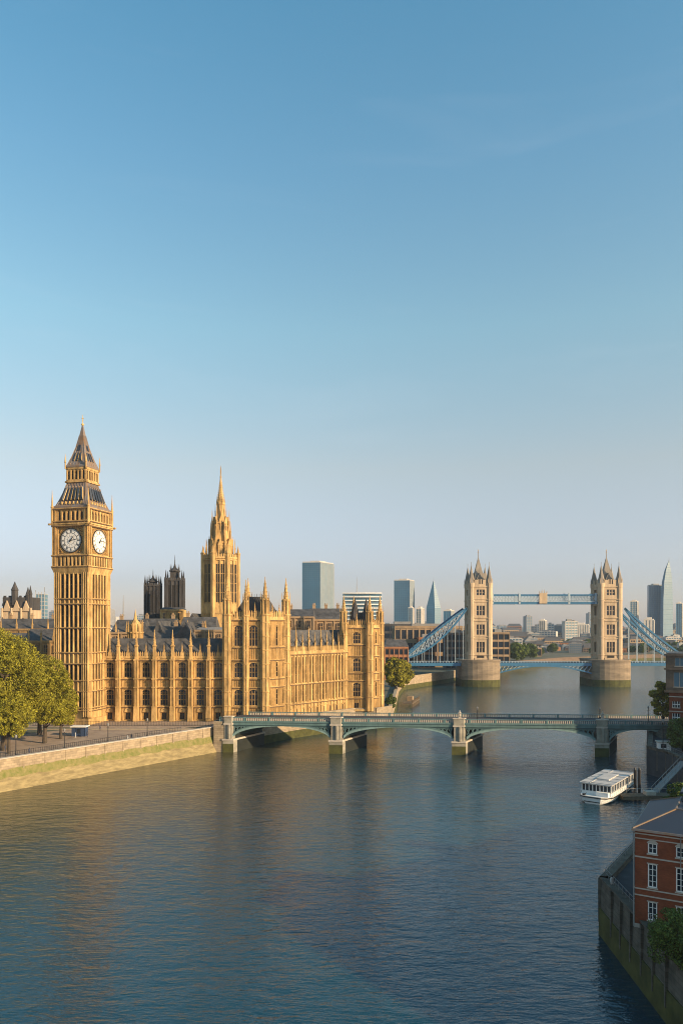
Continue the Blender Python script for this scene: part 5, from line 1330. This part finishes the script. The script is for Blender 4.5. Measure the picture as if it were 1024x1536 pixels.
for sy in (-.7, .7):
    mb.beam((0, sy, 1.1), (12, sy, 6.7), .09)
    for i in range(9): mb.beam((1.5 * i, sy, .7 * i), (1.5 * i, sy, .7 * i + 1.1), .07)
mb.build('handrail', 'concd', o)
o = thing('pier_hut', 'tiny cream ticket hut on the quay above the landing pier', 'hut', (PX(995, 187), 187, GZ), R(-10))
mb = MB(); mb.box(-1.5, 1.5, -1, 1, 0, 2.3); mb.build('cabin', 'white', o); mb = MB(); mb.box(-1.8, 1.8, -1.3, 1.3, 2.3, 2.5); mb.build('roof', 'trim', o)
mb = MB(); mb.box(-.9, .4, -1.05, -1.0, .9, 1.9); mb.build('window', 'glass', o)
lamp('quay_lamp', 'tall pale quay lamp beside the landing pier', (PX(994, 185.5), 185.5, GZ), 8.0)
mb = MB(); mb.lathe(0, 0, [(1.5, 0), (1.5, .1), (1.1, .8), (.15, 1.3)], 12)
o = thing('parasol', 'orange parasol on the terrace at the picture edge behind the slate roof', 'parasol', (PX(1019.5, 104), 104, GZ + 3.6)); mb.build('canopy', 'orange', o, (0, 0, 1.8), smooth=True)
mb = MB(); mb.beam((0, 0, -3.2), (0, 0, 2.4), .1); mb.build('pole', 'concd', o)

# ------------------------------------------------------------------ quay wall of the opposite bank
qw = thing('quay_wall', 'dim curved stone quay wall with green weed below the red brick house', 'quay wall')
mb = MB(); mg = MB(); mc = MB()
for k, ((x0, y0), (x1, y1)) in enumerate(zip(QE[:9], QE[1:10])):
    d = Vector((x1 - x0, y1 - y0, 0)); ln = d.length; T = Matrix.Translation((x0, y0, 0)) @ Matrix.Rotation(math.atan2(d.y, d.x), 4, 'Z')
    mb.T = mg.T = mc.T = T
    mb.taper((0, ln, 0, -1.4), -3, (0, ln, -.35, -1.4), GZ + .5); mg.taper((0, ln, .06, -.3), -3, (0, ln, -.1, -.4), 3.3); mc.box(-.1, ln + .1, -1.35, -.15, GZ + .5, GZ + .72)
    n = int(ln / 3.2)
    for i in range(n): mb.box(3.2 * i, 3.2 * i + .3, -.4, .02, 1.5, GZ + .5)
mb.build('stonework', 'qwall', qw); mg.build('weed_band', 'algae', qw); mc.build('coping', 'qwall', qw)
mb = MB()
for (x0, y0), (x1, y1) in zip(QE[:8], QE[1:9]):
    a, c = Vector((x0 + .9, y0, GZ + .7)), Vector((x1 + .9, y1, GZ + .7)); d = c - a; n = int(d.length / 1.2)
    for i in range(n): mb.beam(a + d * i / n, a + d * i / n + Vector((0, 0, 1.0)), .05)
    mb.beam(a + Vector((0, 0, 1)), c + Vector((0, 0, 1)), .05); mb.beam(a + Vector((0, 0, .5)), c + Vector((0, 0, .5)), .035)
tag(mb.build('quay_railing', 'concd'), 'thin grey railing running along the top of the quay wall', 'railing')
mb = MB(); mb.slab([(32.4, 60), (39, 60), (46, 108), (42.2, 106), (33.2, 92), (32.7, 76)], GZ - .1, GZ + .03); struct(mb.build('quay_paving', 'asph'))

# ------------------------------------------------------------------ red brick house in the near corner
rh_rot = R(-30)
rh = thing('brick_house', 'red brick three storey house with white windows and slate roof by the quay', 'house', (31.6, 79.0, GZ), rh_rot)
WH, DH, HH = 16.0, 14.0, 10.3
rows_r = [(.9, 2.85), (4.4, 6.9), (8.0, 9.1)]
xs_r = [1.75 + 2.75 * i for i in range(5)]
mb = MB(); ww = .92
mb.layer(0, WH, 0, HH, -.0, .35, [(x - ww / 2, x + ww / 2, a, c) for x in xs_r for a, c in rows_r]); mb.box(0, WH, .35, DH, 0, HH)
mb.build('wall', 'brick', rh)
mb = MB()
for z, h_ in ((3.35, .12), (4.05, .12), (7.45, .14), (9.45, .1), (9.95, .12)): mb.box(-.06, WH + .05, -.08, .0, z, z + h_); mb.box(-.08, 0, -.08, DH, z, z + h_)
mb.box(-.05, WH, -.1, 0, -.1, .3)
mb.build('string_course', 'trim', rh)
for a, c in rows_r:
    q = MB(); h_ = c - a; q.box(-ww / 2, ww / 2, .2, .24, 0, h_, 0)
    for x in (-ww / 2 + .05, ww / 2 - .05): q.box(x - .05, x + .05, .02, .2, 0, h_, 1)
    q.box(-.035, .035, .1, .2, 0, h_, 1); q.box(-ww / 2, ww / 2, .02, .2, 0, .08, 1); q.box(-ww / 2, ww / 2, .02, .2, h_ - .08, h_, 1)
    n = max(2, int(h_ / .6))
    for i in range(1, n): q.box(-ww / 2, ww / 2, .13, .2, h_ * i / n - .022, h_ * i / n + .022, 1)
    q.box(-ww / 2 - .1, ww / 2 + .1, -.12, .05, -.12, 0, 2); q.box(-ww / 2 - .1, ww / 2 + .1, -.05, .03, h_, h_ + .1, 2)
    if a > 7: q.prism([(-ww / 2 - .08, h_ + .1), (ww / 2 + .08, h_ + .1), (ww * .3, h_ + .32), (-ww * .3, h_ + .32)], -.05, .0, 2)
    me = q.mesh('window', ['glass', 'white', 'trim'])
    for x in xs_r: inst(me, 'window', rh, (x, 0, a))
mb = MB()
mb.taper((-.35, WH + .3, -.35, DH + .3), HH, (-.3, WH, -.3, DH), HH + .22, 1)
mb.add([(-.2, -.2, HH + .22), (WH, -.2, HH + .22), (WH, DH, HH + .22), (-.2, DH, HH + .22), (3.6, 4.5, HH + 1.7), (WH - 3, 4.5, HH + 1.7), (WH - 3, DH - 3, HH + 1.7), (3.6, DH - 3, HH + 1.7)], [(0, 1, 5, 4), (1, 2, 6, 5), (2, 3, 7, 6), (3, 0, 4, 7), (4, 5, 6, 7)])
for p, q in (((-.2, -.2, HH + .25), (3.6, 4.5, HH + 1.73)), ((-.2, DH, HH + .25), (3.6, DH - 3, HH + 1.73)), ((3.6, 4.5, HH + 1.73), (3.6, DH - 3, HH + 1.73)), ((3.6, 4.5, HH + 1.73), (13, 4.5, HH + 1.73))): mb.beam(p, q, .16, 2)
rf = mb.build('roof', ['slated', 'lead', 'lead'], rh)
mb = MB(); mb.box(5.5, 8.0, 6, 7.2, HH + 1, HH + 3.4); mb.box(5.4, 8.1, 5.9, 7.3, HH + 3.2, HH + 3.5)
for i in range(4): mb.lathe(5.9 + .55 * i, 6.6, [(.17, HH + 3.5), (.13, HH + 4.0)], 8)
mb.build('chimney', 'brown', rf)
mb = MB(); mb.taper((3.6, 10, 8.2, 13.0), HH, (4.0, 9.6, 8.6, 12.6), HH + 2.7); mb.box(3.7, 9.9, 8.3, 12.9, HH + 2.7, HH + 2.9); mb.build('mansard', 'slated', rf)
mb = MB(); mb.lathe(-.12, -.12, [(.07, 0), (.07, HH)], 8); mb.lathe(4.5, -.12, [(.05, 7), (.05, HH)], 8); mb.build('downpipe', 'concd', rh)

# building with a brown top at the bridge end
bh = thing('corner_building', 'red brick building with a brown stone top storey at the end of the bridge', 'building', (PX(1003, 203), 203, GZ), R(-27))
Wc, Dc = 16, 16; z3 = PZ(1038, 203) - GZ; z4 = PZ(1003, 203) - GZ; z5 = PZ(985, 203) - GZ
mb = MB(); rws = [(1.8, 4.1), (6.6, 8.0), (9.0, 11.0), (12.6, 14.6)]
xsb = [1.8 + 3.0 * i for i in range(5)]; wb_ = 1.9
rws = [(PZ(1124, 203) - GZ, PZ(1113, 203) - GZ), (PZ(1098, 203) - GZ, PZ(1090, 203) - GZ), (PZ(1081.5, 203) - GZ, PZ(1070, 203) - GZ), (PZ(1061, 203) - GZ, PZ(1052, 203) - GZ)]
mb.layer(0, Wc, -3, z3, 0, .4, [(x - wb_ / 2, x + wb_ / 2, a, c) for x in xsb for a, c in rws]); mb.box(0, Wc, .4, Dc, -3, z3); mb.build('wall', 'brick', bh)
for a, c in rws:
    me = window_mesh(wb_, c - a, 3, False, 'white', 2, 'trim', frame=.12)
    for x in xsb: inst(me, 'window', bh, (x, .38, a))
mb = MB(); 
for y_ in (1045, 1067, 1086, 1103, 1108, 1130): z = PZ(y_, 203) - GZ; mb.box(-.1, Wc, -.12, 0, z - .12, z + .14)
mb.build('string_course', 'trim', bh)
mb = MB(); mb.layer(-.8, Wc, z3, z5 + .5, -.3, .2, [(1.2, 5.6, z3 + 1.5, z4 - 1), (7, 11.5, z3 + 1.5, z4 - 1), (1.5, 4, z4 + .8, z5 - .3), (5, 8, z4 + .8, z5 - .3)]); mb.box(-.8, Wc, .2, Dc, z3, z5 + .3)
for z in (z3, z4 - .2, z5 + .4): mb.box(-1.2, Wc, -.6, 0, z - .15, z + .35)
mb.build('upper_storey', 'brown', bh)
me = window_mesh(4.4, z4 - z3 - 2.5, 3, False, 'trim', 1, 'trim', glass='tglass2'); inst(me, 'window', bh, (3.4, .18, z3 + 1.5)); inst(me, 'window', bh, (9.25, .18, z3 + 1.5))
me = window_mesh(2.5, z5 - z4 - 1.1, 2, False, 'trim', 1, 'trim', glass='tglass2'); inst(me, 'window', bh, (2.75, .18, z4 + .8))
mb = MB(); mb.box(-.6, Wc, .2, Dc - .5, z5 + .3, z5 + .9); mb.build('roof', 'slate', bh)
# low dark building on the quay between the two
# neighbours outside the frame whose shadows fall on the quay and river
block2 = []
def caster(label, x0, y0, x1, y1, z, m='brick'):
    o = thing('riverside_building', label, 'building', (x0, y0, GZ)); W, D = x1 - x0, y1 - y0; h_ = z - GZ
    mb = MB(); mb.box(0, W, 0, D, 0, h_)
    for i in range(int(h_ / 3.5)): mb.box(-.15, W + .15, -.15, D + .15, 3.5 * i + 3.1, 3.5 * i + 3.3)
    mb.build('wall', m, o); mb = MB(); mb.taper((-.3, W + .3, -.3, D + .3), h_, (2, W - 2, D * .4, D * .6), h_ + 3); mb.build('roof', 'slate', o)
    wm_ = window_mesh(1.2, 1.8, 2, False, 'white', 2, 'trim')
    for i in range(6):
        for j in range(4): inst(wm_, 'window', o, (0 - .02, D * (i + .5) / 6, 3.5 * j + 1), -math.pi / 2)
FP = [(97, 22), (80, 44), (80, 49), (91, 65), (107, 76), (125, 95), (145, 80), (122, 12)]
o = thing('riverside_building', 'tall angled brick block upriver of the brick house with a slate roof', 'building', (0, 0, GZ))
mb = MB(); mb.slab(FP, 0, 27); mb.build('wall', 'brick', o)
mb = MB(); mb.slab([(x * .995 + .5, y * .995 + .25) for x, y in FP], 27, 28.2); mb.build('roof', 'slate', o)
wm_ = window_mesh(1.2, 1.8, 2, False, 'white', 2, 'trim')
for (x1, y1), (x0, y0) in zip(FP[:5], FP[1:6]):
    d = Vector((x1 - x0, y1 - y0)); n = max(1, int(d.length / 4)); an = math.atan2(d.y, d.x)
    for i in range(n):
        for k in range(6): inst(wm_, 'window', o, (x0 + d.x * (i + .5) / n, y0 + d.y * (i + .5) / n, 1.2 + 4.2 * k), an)
caster('brown building on the bank across from the far end of the bridge', 108, 150, 130, 186, 27, 'brown')

# ------------------------------------------------------------------ haze
mb = MB(); mb.box(-5500, 6500, -400, 6600, -6, 420)
hm_ = bpy.data.materials.new('haze'); hm_.use_nodes = True; N = hm_.node_tree.nodes; N.remove(N['Principled BSDF'])
pv_ = N.new('ShaderNodeVolumePrincipled'); pv_.inputs['Density'].default_value = 0.00011; pv_.inputs['Color'].default_value = (.72, .86, 1.0, 1); pv_.inputs['Anisotropy'].default_value = .35
hm_.node_tree.links.new(pv_.outputs[0], N['Material Output'].inputs['Volume'])
o = mb.build('haze', hm_); o['kind'] = 'stuff'
print('city', cnt)
